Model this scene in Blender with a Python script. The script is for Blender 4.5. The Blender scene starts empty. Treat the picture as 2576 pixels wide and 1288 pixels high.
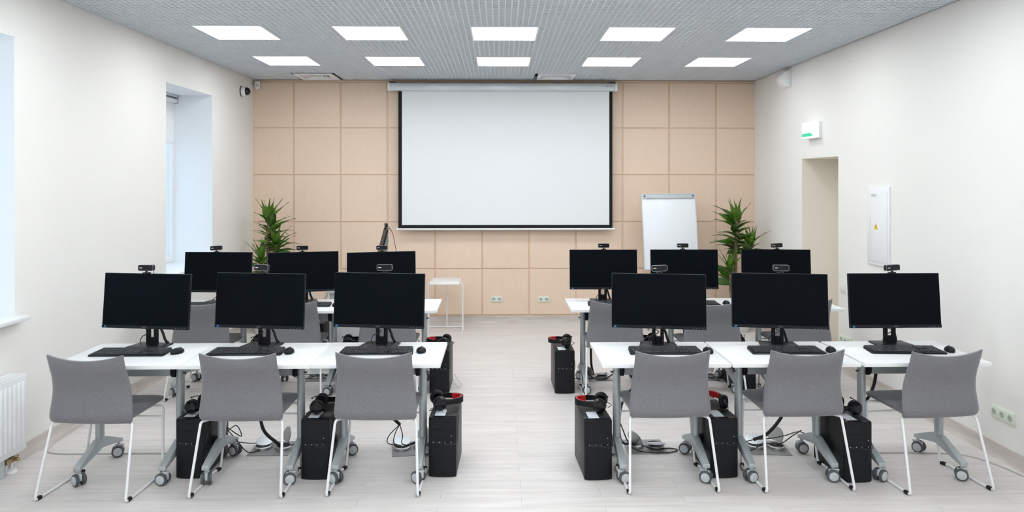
import bpy, bmesh, math, random
from mathutils import Matrix, Vector
random.seed(7)
R = math.radians
SC = bpy.context.scene
COL = SC.collection

# ---------------------------------------------------------------- camera
F_PX, IMG_W, IMG_H, HORIZON_Y = 1800.0, 2576.0, 1288.0, 456.0
cam_d = bpy.data.cameras.new('camera'); cam = bpy.data.objects.new('camera', cam_d); COL.objects.link(cam)
cam_d.sensor_width = 36.0
cam_d.lens = 36.0 * F_PX / IMG_W
cam_d.shift_y = -(IMG_H / 2 - HORIZON_Y) / IMG_W
cam_d.clip_start = 0.05
cam.location = (0, 0, 1.8)
cam.rotation_euler = (R(90), 0, -math.atan(32 / F_PX))
SC.camera = cam

# ---------------------------------------------------------------- world (overcast daylight) and exposure
LAMP = 9.6            # ceiling luminaires
DAY = 1.5              # overcast sky outside the windows
wd = bpy.data.worlds.new('sky'); SC.world = wd; wd.use_nodes = True
wd.node_tree.nodes['Background'].inputs[0].default_value = (0.70, 0.86, 1.0, 1)
wd.node_tree.nodes['Background'].inputs[1].default_value = DAY
SC.view_settings.view_transform = 'Standard'
SC.view_settings.look = 'None'
SC.view_settings.gamma = 1.0
SC.view_settings.use_curve_mapping = False
SC.view_settings.exposure = 0.22
SC.cycles.max_bounces = 10
SC.cycles.diffuse_bounces = 6
SC.cycles.glossy_bounces = 3
SC.cycles.transparent_max_bounces = 8
SC.cycles.caustics_reflective = False
SC.cycles.caustics_refractive = False
SC.cycles.sample_clamp_indirect = 6.0
SC.cycles.use_denoising = True

# ---------------------------------------------------------------- materials
def new_mat(name):
    m = bpy.data.materials.new(name); m.use_nodes = True
    nt = m.node_tree
    return m, nt, nt.nodes['Principled BSDF']

def N(nt, kind, **kw):
    n = nt.nodes.new(kind)
    for k, v in kw.items():
        setattr(n, k, v)
    return n

def plain(name, col, rough=0.5, metal=0.0, spec=0.5, bump=0.0, bscale=200.0, var=0.04, vscale=6.0):
    """paint, plastic or metal: base colour with a slight mottling, optional fine relief"""
    m, nt, b = new_mat(name)
    tc = N(nt, 'ShaderNodeTexCoord')
    nz = N(nt, 'ShaderNodeTexNoise'); nz.inputs['Scale'].default_value = vscale; nz.inputs['Detail'].default_value = 3
    nt.links.new(tc.outputs['Object'], nz.inputs['Vector'])
    rp = N(nt, 'ShaderNodeValToRGB')
    rp.color_ramp.elements[0].position = 0.3; rp.color_ramp.elements[1].position = 0.7
    rp.color_ramp.elements[0].color = [c * (1 - var) for c in col] + [1]
    rp.color_ramp.elements[1].color = [min(1, c * (1 + var)) for c in col] + [1]
    nt.links.new(nz.outputs['Fac'], rp.inputs['Fac'])
    nt.links.new(rp.outputs['Color'], b.inputs['Base Color'])
    b.inputs['Roughness'].default_value = rough
    b.inputs['Metallic'].default_value = metal
    b.inputs['Specular IOR Level'].default_value = spec
    if bump:
        n2 = N(nt, 'ShaderNodeTexNoise'); n2.inputs['Scale'].default_value = bscale; n2.inputs['Detail'].default_value = 2
        nt.links.new(tc.outputs['Object'], n2.inputs['Vector'])
        bp = N(nt, 'ShaderNodeBump'); bp.inputs['Strength'].default_value = bump; bp.inputs['Distance'].default_value = 0.002
        nt.links.new(n2.outputs['Fac'], bp.inputs['Height'])
        nt.links.new(bp.outputs['Normal'], b.inputs['Normal'])
    return m

def wood(name, c0, c1, stretch, rough, rnd=0.06, world=True, scale=1.0, bump=0.05):
    """grained board: noise stretched along the grain, tone shifted per piece"""
    m, nt, b = new_mat(name)
    oi = N(nt, 'ShaderNodeObjectInfo'); ge = N(nt, 'ShaderNodeNewGeometry')
    ad = N(nt, 'ShaderNodeMath', operation='ADD')
    nt.links.new(oi.outputs['Random'], ad.inputs[0]); nt.links.new(ge.outputs['Random Per Island'], ad.inputs[1])
    fr = N(nt, 'ShaderNodeMath', operation='FRACT'); nt.links.new(ad.outputs[0], fr.inputs[0])
    mu = N(nt, 'ShaderNodeMath', operation='MULTIPLY'); mu.inputs[1].default_value = 37.0
    nt.links.new(fr.outputs[0], mu.inputs[0])
    va = N(nt, 'ShaderNodeVectorMath', operation='ADD')
    nt.links.new(ge.outputs['Position'], va.inputs[0]); nt.links.new(mu.outputs[0], va.inputs[1])
    mp = N(nt, 'ShaderNodeMapping'); mp.inputs['Scale'].default_value = stretch
    nt.links.new(va.outputs[0], mp.inputs['Vector'])
    nz = N(nt, 'ShaderNodeTexNoise'); nz.inputs['Scale'].default_value = scale; nz.inputs['Detail'].default_value = 6
    nz.inputs['Roughness'].default_value = 0.62
    nt.links.new(mp.outputs[0], nz.inputs['Vector'])
    rp = N(nt, 'ShaderNodeValToRGB')
    rp.color_ramp.elements[0].position = 0.3; rp.color_ramp.elements[1].position = 0.68
    rp.color_ramp.elements[0].color = list(c0) + [1]; rp.color_ramp.elements[1].color = list(c1) + [1]
    nt.links.new(nz.outputs['Fac'], rp.inputs['Fac'])
    mr = N(nt, 'ShaderNodeMapRange'); mr.inputs['To Min'].default_value = 1 - rnd; mr.inputs['To Max'].default_value = 1 + rnd
    nt.links.new(fr.outputs[0], mr.inputs['Value'])
    vm = N(nt, 'ShaderNodeVectorMath', operation='SCALE')
    nt.links.new(rp.outputs['Color'], vm.inputs[0]); nt.links.new(mr.outputs[0], vm.inputs['Scale'])
    nt.links.new(vm.outputs[0], b.inputs['Base Color'])
    b.inputs['Roughness'].default_value = rough
    b.inputs['Specular IOR Level'].default_value = 0.4
    bp = N(nt, 'ShaderNodeBump'); bp.inputs['Strength'].default_value = bump; bp.inputs['Distance'].default_value = 0.002
    nt.links.new(nz.outputs['Fac'], bp.inputs['Height']); nt.links.new(bp.outputs['Normal'], b.inputs['Normal'])
    return m

def emit(name, col, s):
    m, nt, b = new_mat(name)
    b.inputs['Base Color'].default_value = list(col) + [1]
    b.inputs['Emission Color'].default_value = list(col) + [1]
    b.inputs['Emission Strength'].default_value = s
    return m

def striped(name, c0, c1, freq, axis=1, duty=0.35, rough=0.5):
    """flat print: narrow lines across a sticker"""
    m, nt, b = new_mat(name)
    tc = N(nt, 'ShaderNodeTexCoord'); sx = N(nt, 'ShaderNodeSeparateXYZ')
    nt.links.new(tc.outputs['Object'], sx.inputs[0])
    mu = N(nt, 'ShaderNodeMath', operation='MULTIPLY'); mu.inputs[1].default_value = freq
    nt.links.new(sx.outputs[axis], mu.inputs[0])
    fr = N(nt, 'ShaderNodeMath', operation='FRACT'); nt.links.new(mu.outputs[0], fr.inputs[0])
    lt = N(nt, 'ShaderNodeMath', operation='LESS_THAN'); lt.inputs[1].default_value = duty
    nt.links.new(fr.outputs[0], lt.inputs[0])
    mx = N(nt, 'ShaderNodeMix', data_type='RGBA')
    mx.inputs[6].default_value = list(c0) + [1]; mx.inputs[7].default_value = list(c1) + [1]
    nt.links.new(lt.outputs[0], mx.inputs[0]); nt.links.new(mx.outputs[2], b.inputs['Base Color'])
    b.inputs['Roughness'].default_value = rough
    return m

def fabric(name, c0, c1):
    m, nt, b = new_mat(name)
    tc = N(nt, 'ShaderNodeTexCoord')
    mp = N(nt, 'ShaderNodeMapping'); mp.inputs['Scale'].default_value = (1, 1, 1.7)
    nt.links.new(tc.outputs['Object'], mp.inputs['Vector'])
    nz = N(nt, 'ShaderNodeTexNoise'); nz.inputs['Scale'].default_value = 320; nz.inputs['Detail'].default_value = 3
    nt.links.new(mp.outputs[0], nz.inputs['Vector'])
    rp = N(nt, 'ShaderNodeValToRGB')
    rp.color_ramp.elements[0].position = 0.36; rp.color_ramp.elements[1].position = 0.64
    rp.color_ramp.elements[0].color = list(c0) + [1]; rp.color_ramp.elements[1].color = list(c1) + [1]
    nt.links.new(nz.outputs['Fac'], rp.inputs['Fac']); nt.links.new(rp.outputs['Color'], b.inputs['Base Color'])
    b.inputs['Roughness'].default_value = 0.95
    b.inputs['Specular IOR Level'].default_value = 0.15
    b.inputs['Sheen Weight'].default_value = 0.25
    bp = N(nt, 'ShaderNodeBump'); bp.inputs['Strength'].default_value = 0.25; bp.inputs['Distance'].default_value = 0.001
    nt.links.new(nz.outputs['Fac'], bp.inputs['Height']); nt.links.new(bp.outputs['Normal'], b.inputs['Normal'])
    return m

def glass_mat(name):
    m = bpy.data.materials.new(name); m.use_nodes = True; nt = m.node_tree; nt.nodes.clear()
    o = N(nt, 'ShaderNodeOutputMaterial'); t = N(nt, 'ShaderNodeBsdfTransparent'); g = N(nt, 'ShaderNodeBsdfGlossy')
    g.inputs['Roughness'].default_value = 0.02; t.inputs[0].default_value = (0.95, 0.98, 1, 1)
    mx = N(nt, 'ShaderNodeMixShader'); mx.inputs[0].default_value = 0.06
    nt.links.new(t.outputs[0], mx.inputs[1]); nt.links.new(g.outputs[0], mx.inputs[2]); nt.links.new(mx.outputs[0], o.inputs[0])
    return m

M = {
    'wall': plain('wall_paint', (0.80, 0.787, 0.757), 0.9, bump=0.12, bscale=260, var=0.008, vscale=1.2, spec=0.2),
    'reveal': plain('reveal_paint', (0.84, 0.86, 0.88), 0.85, var=0.006, spec=0.2),
    'cream': plain('cream_door_and_bounce', (0.86, 0.815, 0.73), 0.9, var=0.01, spec=0.2),  # door colour; on the jamb lining it stands in for warm bounced light
    'panel': wood('beige_veneer', (0.745, 0.575, 0.442), (0.795, 0.625, 0.492), (22, 22, 1.4), 0.5, 0.012, scale=6.0, bump=0.02),
    'groove': plain('veneer_edge', (0.70, 0.52, 0.375), 0.6),
    'plank': wood('whitewashed_plank', (0.595, 0.557, 0.533), (0.705, 0.675, 0.653), (1.2, 16, 1), 0.40, 0.022, scale=1.6, bump=0.04),
    'joint': plain('floor_joint', (0.47, 0.44, 0.41), 0.8),
    'skirt': wood('laminate_skirting', (0.46, 0.41, 0.37), (0.60, 0.55, 0.51), (1.5, 1.5, 14), 0.4, 0.01, scale=2.0),
    'blade': plain('ceiling_grille_metal', (0.72, 0.76, 0.80), 0.45, 0.0, var=0.01),
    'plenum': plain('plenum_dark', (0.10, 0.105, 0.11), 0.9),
    'lamp': emit('lamp_diffuser', (0.93, 0.97, 1.0), LAMP),
    'white_metal': plain('white_powder_coat', (0.82, 0.83, 0.84), 0.35, var=0.01),
    'white_plastic': plain('white_plastic', (0.80, 0.81, 0.81), 0.4, var=0.01),
    'ivory': plain('ivory_plastic', (0.70, 0.74, 0.64), 0.4, var=0.02),
    'ivory_dark': plain('socket_well', (0.40, 0.47, 0.40), 0.5, var=0.02),
    'laminate': plain('white_laminate', (0.80, 0.81, 0.82), 0.32, var=0.008),
    'grey_metal': plain('grey_powder_coat', (0.42, 0.46, 0.475), 0.4, 0.25, var=0.02, bump=0.05, bscale=500),
    'light_grey': plain('light_grey_plastic', (0.52, 0.55, 0.57), 0.4, var=0.02),
    'dark_grey': plain('dark_grey_rubber', (0.075, 0.085, 0.09), 0.55, var=0.03),
    'black': plain('black_plastic', (0.008, 0.009, 0.011), 0.45, var=0.1, spec=0.22, bump=0.05, bscale=900),
    'black_metal': plain('black_case_steel', (0.022, 0.0225, 0.0235), 0.42, var=0.05, spec=0.25, bump=0.12, bscale=1200),
    'gloss': plain('gloss_black', (0.005, 0.006, 0.008), 0.16, var=0.1, spec=0.35),
    'screen': plain('matte_screen', (0.0028, 0.0045, 0.007), 0.36, var=0.05, spec=0.045),
    'bezel': plain('bezel_black', (0.008, 0.011, 0.015), 0.38, var=0.05, spec=0.2),
    'key': plain('key_black', (0.016, 0.020, 0.026), 0.32, var=0.05, spec=0.4),
    'red': plain('red_padding', (0.55, 0.012, 0.018), 0.55, var=0.05),
    'fabric': fabric('grey_weave', (0.138, 0.138, 0.150), (0.232, 0.232, 0.248)),
    'screen_cloth': plain('projection_cloth', (0.78, 0.80, 0.81), 0.95, var=0.004, spec=0.1),
    'black_cloth': plain('black_border_cloth', (0.006, 0.006, 0.007), 0.9),
    'alu': plain('brushed_aluminium', (0.62, 0.66, 0.69), 0.35, 0.3, var=0.02),
    'steel': plain('steel_plate', (0.40, 0.40, 0.40), 0.35, 0.6, var=0.05),
    'board': plain('whiteboard', (0.80, 0.83, 0.86), 0.25, var=0.006),
    'leaf': plain('leaf_green', (0.036, 0.096, 0.010), 0.38, var=0.35, vscale=9),
    'leaf2': plain('young_leaf_green', (0.075, 0.165, 0.014), 0.38, var=0.3, vscale=9),
    'bark': plain('bark', (0.20, 0.13, 0.08), 0.85, var=0.3, vscale=30, bump=0.5, bscale=60),
    'soil': plain('soil', (0.03, 0.02, 0.014), 0.95, var=0.4, vscale=40),
    'pot': plain('white_pot', (0.7, 0.7, 0.69), 0.4),
    'blue': plain('blue_sticker', (0.02, 0.19, 0.50), 0.4),
    'logo': plain('logo_silver', (0.16, 0.165, 0.175), 0.4),
    'mark': plain('white_mark', (0.75, 0.76, 0.78), 0.4),
    'label': striped('barcode_label', (0.78, 0.82, 0.86), (0.38, 0.42, 0.47), 42, 1, 0.22),
    'green': emit('sign_green', (0.03, 0.52, 0.30), 0.35),
    'sign': emit('sign_white', (0.90, 0.98, 0.96), 0.45),
    'pale_green': emit('sign_letters', (0.62, 0.86, 0.78), 0.30),
    'yellow': plain('warning_yellow', (0.80, 0.52, 0.03), 0.5),
    'brass': plain('brass_valve', (0.42, 0.33, 0.20), 0.35, 0.8, var=0.2, vscale=30),
    'cable': plain('cable_black', (0.010, 0.011, 0.012), 0.5),
    'wire': plain('grey_wire', (0.50, 0.49, 0.47), 0.6),
    'glass': glass_mat('window_glass'),
    'blind': plain('blind_fabric', (0.80, 0.84, 0.88), 0.9),
    'mesh_grey': plain('chair_mesh', (0.42, 0.45, 0.47), 0.7),
    'dome': plain('dome_black', (0.008, 0.008, 0.010), 0.08),
    'tree': plain('mid_grey_frame', (0.20, 0.21, 0.22), 0.45),
}

# ---------------------------------------------------------------- mesh helpers
class MB:
    def __init__(s):
        s.v, s.f = [], []
    def add(s, vs, fs):
        o = len(s.v); s.v += [tuple(p) for p in vs]; s.f += [tuple(i + o for i in f) for f in fs]; return s
    def box(s, x0, x1, y0, y1, z0, z1):
        return s.add([(x0, y0, z0), (x1, y0, z0), (x1, y1, z0), (x0, y1, z0), (x0, y0, z1), (x1, y0, z1), (x1, y1, z1), (x0, y1, z1)],
                     [(3, 2, 1, 0), (4, 5, 6, 7), (0, 1, 5, 4), (1, 2, 6, 5), (2, 3, 7, 6), (3, 0, 4, 7)])
    def cbox(s, c, d):
        return s.box(c[0] - d[0] / 2, c[0] + d[0] / 2, c[1] - d[1] / 2, c[1] + d[1] / 2, c[2] - d[2] / 2, c[2] + d[2] / 2)
    def prism(s, pts, a, b, axis='x'):
        """closed 2-D outline extruded along an axis"""
        n = len(pts)
        def P(p, t):
            return {'x': (t, p[0], p[1]), 'y': (p[0], t, p[1]), 'z': (p[0], p[1], t)}[axis]
        vs = [P(p, a) for p in pts] + [P(p, b) for p in pts]
        fs = [tuple(range(n))[::-1], tuple(range(n, 2 * n))] + [(i, (i + 1) % n, n + (i + 1) % n, n + i) for i in range(n)]
        return s.add(vs, fs)
    def rings(s, rings, caps=True, closed=False):
        n = len(rings[0]); o = []
        for r in rings: o += r
        fs = []
        m = len(rings)
        for k in range(m if closed else m - 1):
            a, b = k * n, ((k + 1) % m) * n
            for i in range(n):
                j = (i + 1) % n
                fs.append((a + i, a + j, b + j, b + i))
        if caps and not closed:
            fs.append(tuple(range(n))[::-1]); fs.append(tuple(range((m - 1) * n, m * n)))
        return s.add(o, fs)
    def tube(s, path, r, n=8, closed=False):
        P = [Vector(p) for p in path]; rr = r if isinstance(r, (list, tuple)) else [r] * len(P)
        out = []; up = None
        for i, p in enumerate(P):
            if closed: t = P[(i + 1) % len(P)] - P[i - 1]
            else: t = P[min(i + 1, len(P) - 1)] - P[max(i - 1, 0)]
            t.normalize()
            if up is None:
                up = Vector((0, 0, 1)) if abs(t.z) < 0.9 else Vector((1, 0, 0))
            u = (up - t * up.dot(t)).normalized(); w = t.cross(u); up = u
            out.append([tuple(p + (u * math.cos(2 * math.pi * k / n) + w * math.sin(2 * math.pi * k / n)) * rr[i]) for k in range(n)])
        return s.rings(out, True, closed)
    def cyl(s, p0, p1, r, n=16, r1=None):
        return s.tube([p0, p1], [r, r if r1 is None else r1], n)
    def lathe(s, prof, c=(0, 0, 0), n=24, axis='z'):
        rs = []
        for rad, h in prof:
            ring = []
            for k in range(n):
                a = 2 * math.pi * k / n; x, y = rad * math.cos(a), rad * math.sin(a)
                q = {'z': (x, y, h), 'x': (h, x, y), 'y': (y, h, x)}[axis]
                ring.append((c[0] + q[0], c[1] + q[1], c[2] + q[2]))
            rs.append(ring)
        return s.rings(rs)
    def torus(s, c, R0, r, axis='y', n=24, m=10, sq=1.0):
        path = []
        for k in range(n):
            a = 2 * math.pi * k / n; x, y = R0 * math.cos(a), R0 * math.sin(a)
            q = {'z': (x, y, 0), 'x': (0, x, y), 'y': (y, 0, x)}[axis]
            path.append((c[0] + q[0], c[1] + q[1], c[2] + q[2]))
        return s.tube(path, r, m, True)
    def xf(s, mat):
        s.v = [tuple(mat @ Vector(p)) for p in s.v]; return s
    def build(s, name, mat, parent=None, smooth=True, bevel=0.0, seg=2, angle=40):
        me = bpy.data.meshes.new(name); me.from_pydata(s.v, [], s.f); me.validate(); 
        bm = bmesh.new(); bm.from_mesh(me)
        bmesh.ops.recalc_face_normals(bm, faces=bm.faces)
        if bevel:
            es = [e for e in bm.edges if len(e.link_faces) == 2 and e.calc_face_angle(0) > R(30)]
            bmesh.ops.bevel(bm, geom=es, offset=bevel, segments=seg, affect='EDGES', profile=0.5, clamp_overlap=True)
        bm.to_mesh(me); bm.free()
        if smooth:
            me.polygons.foreach_set('use_smooth', [True] * len(me.polygons))
            me.set_sharp_from_angle(angle=R(angle))
        me.materials.append(M[mat])
        return link(name, me, parent)

def link(name, data, parent=None):
    o = bpy.data.objects.new(name, data); COL.objects.link(o)
    if parent is not None: o.parent = parent
    return o

def tag(o, label, cat, group=None):
    o['label'] = label; o['category'] = cat
    if group: o['group'] = group
    return o

def struct(o):
    o['kind'] = 'structure'; return o

def empty(name, loc=(0, 0, 0), rz=0.0):
    o = bpy.data.objects.new(name, None); o.empty_display_size = 0.1; COL.objects.link(o)
    o.location = loc; o.rotation_euler = (0, 0, rz); return o

def copy_tree(o, parent=None):
    c = o.copy(); COL.objects.link(c); c.parent = parent
    for ch in list(o.children): copy_tree(ch, c)
    return c

def fillet(path, r, k=4):
    """round the corners of a polyline"""
    P = [Vector(p) for p in path]; out = [P[0]]
    for i in range(1, len(P) - 1):
        a, b, c = P[i - 1], P[i], P[i + 1]
        da, dc = (a - b), (c - b); ra = min(r, da.length * 0.45, dc.length * 0.45)
        p0, p1 = b + da.normalized() * ra, b + dc.normalized() * ra
        for t in range(k + 1):
            u = t / k; out.append(p0 * (1 - u) ** 2 + b * 2 * u * (1 - u) + p1 * u * u)
    out.append(P[-1]); return [tuple(p) for p in out]

def smooth_path(pts, k=6):
    """Catmull-Rom through points"""
    P = [Vector(p) for p in pts]; P = [P[0] * 2 - P[1]] + P + [P[-1] * 2 - P[-2]]; out = []
    for i in range(1, len(P) - 2):
        for t in range(k):
            u = t / k; a, b, c, d = P[i - 1], P[i], P[i + 1], P[i + 2]
            out.append(0.5 * ((2 * b) + (c - a) * u + (2 * a - 5 * b + 4 * c - d) * u * u + (3 * b - a - 3 * c + d) * u ** 3))
    out.append(P[-2]); return [tuple(p) for p in out]

def interp(tab, x):
    """smooth curve through (x, y) pairs, cubic Hermite with averaged slopes"""
    n = len(tab); x = min(max(x, tab[0][0]), tab[-1][0])
    sl = [(tab[i + 1][1] - tab[i][1]) / (tab[i + 1][0] - tab[i][0]) for i in range(n - 1)]
    m = [sl[0]] + [(sl[i - 1] + sl[i]) / 2 for i in range(1, n - 1)] + [sl[-1]]
    for i in range(n - 1):
        if x <= tab[i + 1][0]:
            h = tab[i + 1][0] - tab[i][0]; t = (x - tab[i][0]) / h
            return ((2 * t ** 3 - 3 * t * t + 1) * tab[i][1] + (t ** 3 - 2 * t * t + t) * h * m[i] + (3 * t * t - 2 * t ** 3) * tab[i + 1][1] + (t ** 3 - t * t) * h * m[i + 1])

def rounded_rect(w, h, r, k=4):
    pts = []
    for cx, cy, a0 in ((w / 2 - r, h / 2 - r, 0), (-w / 2 + r, h / 2 - r, 90), (-w / 2 + r, -h / 2 + r, 180), (w / 2 - r, -h / 2 + r, 270)):
        for t in range(k + 1):
            a = R(a0 + 90 * t / k); pts.append((cx + r * math.cos(a), cy + r * math.sin(a)))
    return pts

_text_cache = {}
def text_mesh(body, size, depth=0.0004):
    key = (body, size)
    if key in _text_cache: return _text_cache[key]
    cu = bpy.data.curves.new('lettering', 'FONT'); cu.body = body; cu.size = size; cu.extrude = depth
    cu.align_x = 'CENTER'; cu.align_y = 'CENTER'; cu.resolution_u = 3
    o = bpy.data.objects.new('lettering_source', cu); COL.objects.link(o)
    dg = bpy.context.evaluated_depsgraph_get()
    me = bpy.data.meshes.new_from_object(o.evaluated_get(dg))
    bpy.data.objects.remove(o); bpy.data.curves.remove(cu)
    _text_cache[key] = me; return me

# ================================================================ THE ROOM
XL, XR, YB, YF, ZC = -3.11, 3.265, 9.10, -1.30, 3.08     # left, right, back, behind the camera, grille plane
ZS = 3.55                                                  # slab above the open ceiling
WO = 0.51                                                  # depth of the left outside wall
WIN = [(0.40, 1.485), (3.566, 4.651), (6.735, 7.819)]      # windows along the left wall
WZ0, WZ1 = 0.90, 2.732

# ---- floor
floor = struct(MB().box(XL - 0.6, XR + 0.9, YF - 0.2, YB + 0.3, -0.20, -0.009).build('floor', 'joint', None, False))
PW, PL, GAP = 0.11925, 0.92, 0.0011
def plank_mesh(l):
    b = MB().box(0, l - GAP, 0, PW - GAP, -0.009, 0.0)
    me = bpy.data.meshes.new('plank'); me.from_pydata(b.v, [], b.f[1:]); 
    bm = bmesh.new(); bm.from_mesh(me)
    bmesh.ops.recalc_face_normals(bm, faces=bm.faces); bm.to_mesh(me); bm.free()
    me.materials.append(M['plank']); return me
def row_spans(k):
    off = 0.125 if k % 2 == 0 else 0.125 - PL / 2
    cuts = [XL] + [x for x in (off + PL * j for j in range(-5, 5)) if XL + 0.05 < x < XR - 0.05] + [XR]
    return list(zip(cuts, cuts[1:]))
plank_cache = {}
far = MB()
Y0 = 3.951
for k in range(-44, 44):
    y = Y0 + PW * k
    if y < YF or y > YB: continue
    for x0, x1 in row_spans(k):
        l = round(x1 - x0, 4)
        if -4 <= k <= 27:
            if l not in plank_cache: plank_cache[l] = plank_mesh(l)
            o = link('plank', plank_cache[l], floor); o.location = (x0, y, 0)
        else:
            far.box(x0, x1 - GAP, y, min(y + PW, YB + 0.01) - GAP, -0.009, 0.0)
o = far.build('distant_planks', 'plank', floor, False); o['kind'] = 'stuff'

# ---- left wall with window openings
b = MB(); ys = [YF - 0.2] + [v for w in WIN for v in w] + [YB + 0.02]
b.box(XL - WO, XL, ys[0], ys[-1], -0.1, WZ0); b.box(XL - WO, XL, ys[0], ys[-1], WZ1, ZS)
for y0, y1 in zip(ys[0::2], ys[1::2]): b.box(XL - WO, XL, y0, y1, WZ0, WZ1)
struct(b.build('wall_left', 'wall', None, False))
for i, (y0, y1) in enumerate(WIN):
    w = struct(empty('window_%d' % (i + 1), (XL - WO + 0.06, (y0 + y1) / 2, WZ0)))
    hw, hh = (y1 - y0) / 2, WZ1 - WZ0
    fr = MB()
    for a, c, z0, z1 in ((-hw, -hw + 0.06, 0.03, hh), (hw - 0.06, hw, 0.03, hh), (-hw + 0.06, hw - 0.06, 0.03, 0.09), (-hw + 0.06, hw - 0.06, hh - 0.06, hh), (-0.035, 0.035, 0.09, hh - 0.06)):
        fr.box(-0.035, 0.035, a, c, z0, z1)
    fr.build('window_frame', 'white_plastic', w, True, 0.004)
    for s in (-1, 1):
        a, c = (-hw + 0.06, -0.035) if s < 0 else (0.035, hw - 0.06)
        MB().box(-0.006, 0.006, a, c, 0.09, hh - 0.06).build('pane', 'glass', w, False)
    h = MB().box(0.035, 0.05, 0.04, 0.06, 0.85, 0.88); h.box(0.045, 0.06, 0.042, 0.058, 0.76, 0.87); h.build('window_handle', 'white_metal', w, True, 0.003)
    # plaster lining of the recess: two jambs, head, and the sill board that sticks out into the room
    x_in, x_face = -0.03, WO - 0.06 - 0.0015
    for nm, bx in (('reveal_lining', (x_in, x_face, -hw, -hw + 0.004, 0.03, hh)), ('reveal_lining', (x_in, x_face, hw - 0.004, hw, 0.03, hh)), ('reveal_lining', (x_in, x_face, -hw, hw, hh - 0.004, hh))):
        MB().box(*bx).build(nm, 'reveal', w, False)
    MB().box(0.036, WO - 0.06 + 0.07, -hw - 0.045, hw + 0.045, 0.004, 0.03).build('window_sill', 'laminate', w, True, 0.004)

# ---- right wall with the doorway recess
DY0, DY1, DZ, RT = 6.834, 7.667, 2.045, 0.50
b = MB()
b.box(XR, XR + RT, YF - 0.2, DY0, -0.1, ZS); b.box(XR, XR + RT, DY1, YB + 0.02, -0.1, ZS); b.box(XR, XR + RT, DY0, DY1, DZ, ZS)
struct(b.build('wall_right', 'wall', None, False))
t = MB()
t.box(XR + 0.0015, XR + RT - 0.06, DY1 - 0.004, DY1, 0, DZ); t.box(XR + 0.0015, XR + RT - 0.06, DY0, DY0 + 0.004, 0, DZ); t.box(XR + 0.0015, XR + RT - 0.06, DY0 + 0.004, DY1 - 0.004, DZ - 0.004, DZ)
struct(t.build('baked_shading_trim_1', 'cream', None, False))  # jamb lining added to tint the recess as warm bounced light would
door = struct(empty('door_1', (XR + RT - 0.05, (DY0 + DY1) / 2, 0)))
MB().box(0, 0.04, -0.41, 0.41, 0.005, DZ - 0.005).build('door_leaf', 'cream', door, True, 0.003)
for z0, z1 in ((0.15, 0.95), (1.10, 1.90)):
    MB().box(-0.008, 0.0, -0.30, 0.30, z0, z1).build('door_panel', 'cream', door, True, 0.004)
hb = MB().cyl((-0.05, -0.34, 1.0), (0.0, -0.34, 1.0), 0.01, 10); hb.tube(fillet([(-0.05, -0.34, 1.0), (-0.05, -0.22, 1.0)], 0.01), 0.009, 10)
hb.build('door_handle', 'alu', door)

# ---- wall behind the camera and back wall
struct(MB().box(XL - WO, XR + RT, YF - 0.2, YF, -0.1, ZS).build('wall_front', 'wall', None, False))
wall_back = struct(MB().box(XL - WO, XR + RT, YB + 0.009, YB + 0.25, -0.1, ZS).build('wall_back', 'groove', None, False))
PX = [XL - 0.01, -2.60, -2.009, -1.416, -0.815, -0.217, 0.379, 0.976, 1.570, 2.167, 2.769, XR + 0.01]
PZ = [3.060, 2.477, 1.881, 1.285, 0.688, 0.100]
pcache = {}
for j, (z1, z0) in enumerate(zip(PZ, PZ[1:])):
    for i, (x0, x1) in enumerate(zip(PX, PX[1:])):
        g, h = 0.010, 0.007
        w_, h_ = round(x1 - x0 - 2 * g, 4), round(z1 - z0 - 2 * h, 4)
        if (w_, h_) not in pcache:
            pcache[(w_, h_)] = MB().box(-w_ / 2, w_ / 2, 0, 0.0088, -h_ / 2, h_ / 2)
            o = pcache[(w_, h_)].build('wall_panel', 'panel', wall_back, True, 0.0025, 1)
            pcache[(w_, h_)] = o.data
        else:
            o = link('wall_panel', pcache[(w_, h_)], wall_back)
        o.location = ((x0 + x1) / 2, YB, (z0 + z1) / 2)
MB().box(XL, XR, YB - 0.004, YB + 0.0088, 3.064, 3.079).build('head_trim', 'panel', wall_back, True, 0.002)

# ---- skirting with a coved foot
def skirt_profile(d):   # (distance from wall, height)
    return [(0, 0.0), (d * 0.9, 0.0), (d * 0.65, 0.012), (d * 0.42, 0.035), (d * 0.34, 0.07), (d * 0.30, 0.088), (0, 0.088)]
b = MB().prism([(YB + 0.0085 - p, z) for p, z in skirt_profile(0.04)], XL, XR, 'x'); struct(b.build('baseboard_back', 'skirt', None))
b = MB().prism([(XL + p, z) for p, z in skirt_profile(0.045)], YF, YB - 0.02, 'y'); struct(b.build('baseboard_left', 'skirt', None))
b = MB()
b.prism([(XR - p, z) for p, z in skirt_profile(0.045)], YF, DY0, 'y'); b.prism([(XR - p, z) for p, z in skirt_profile(0.045)], DY1, YB - 0.02, 'y')
struct(b.build('baseboard_right', 'skirt', None))

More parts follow.
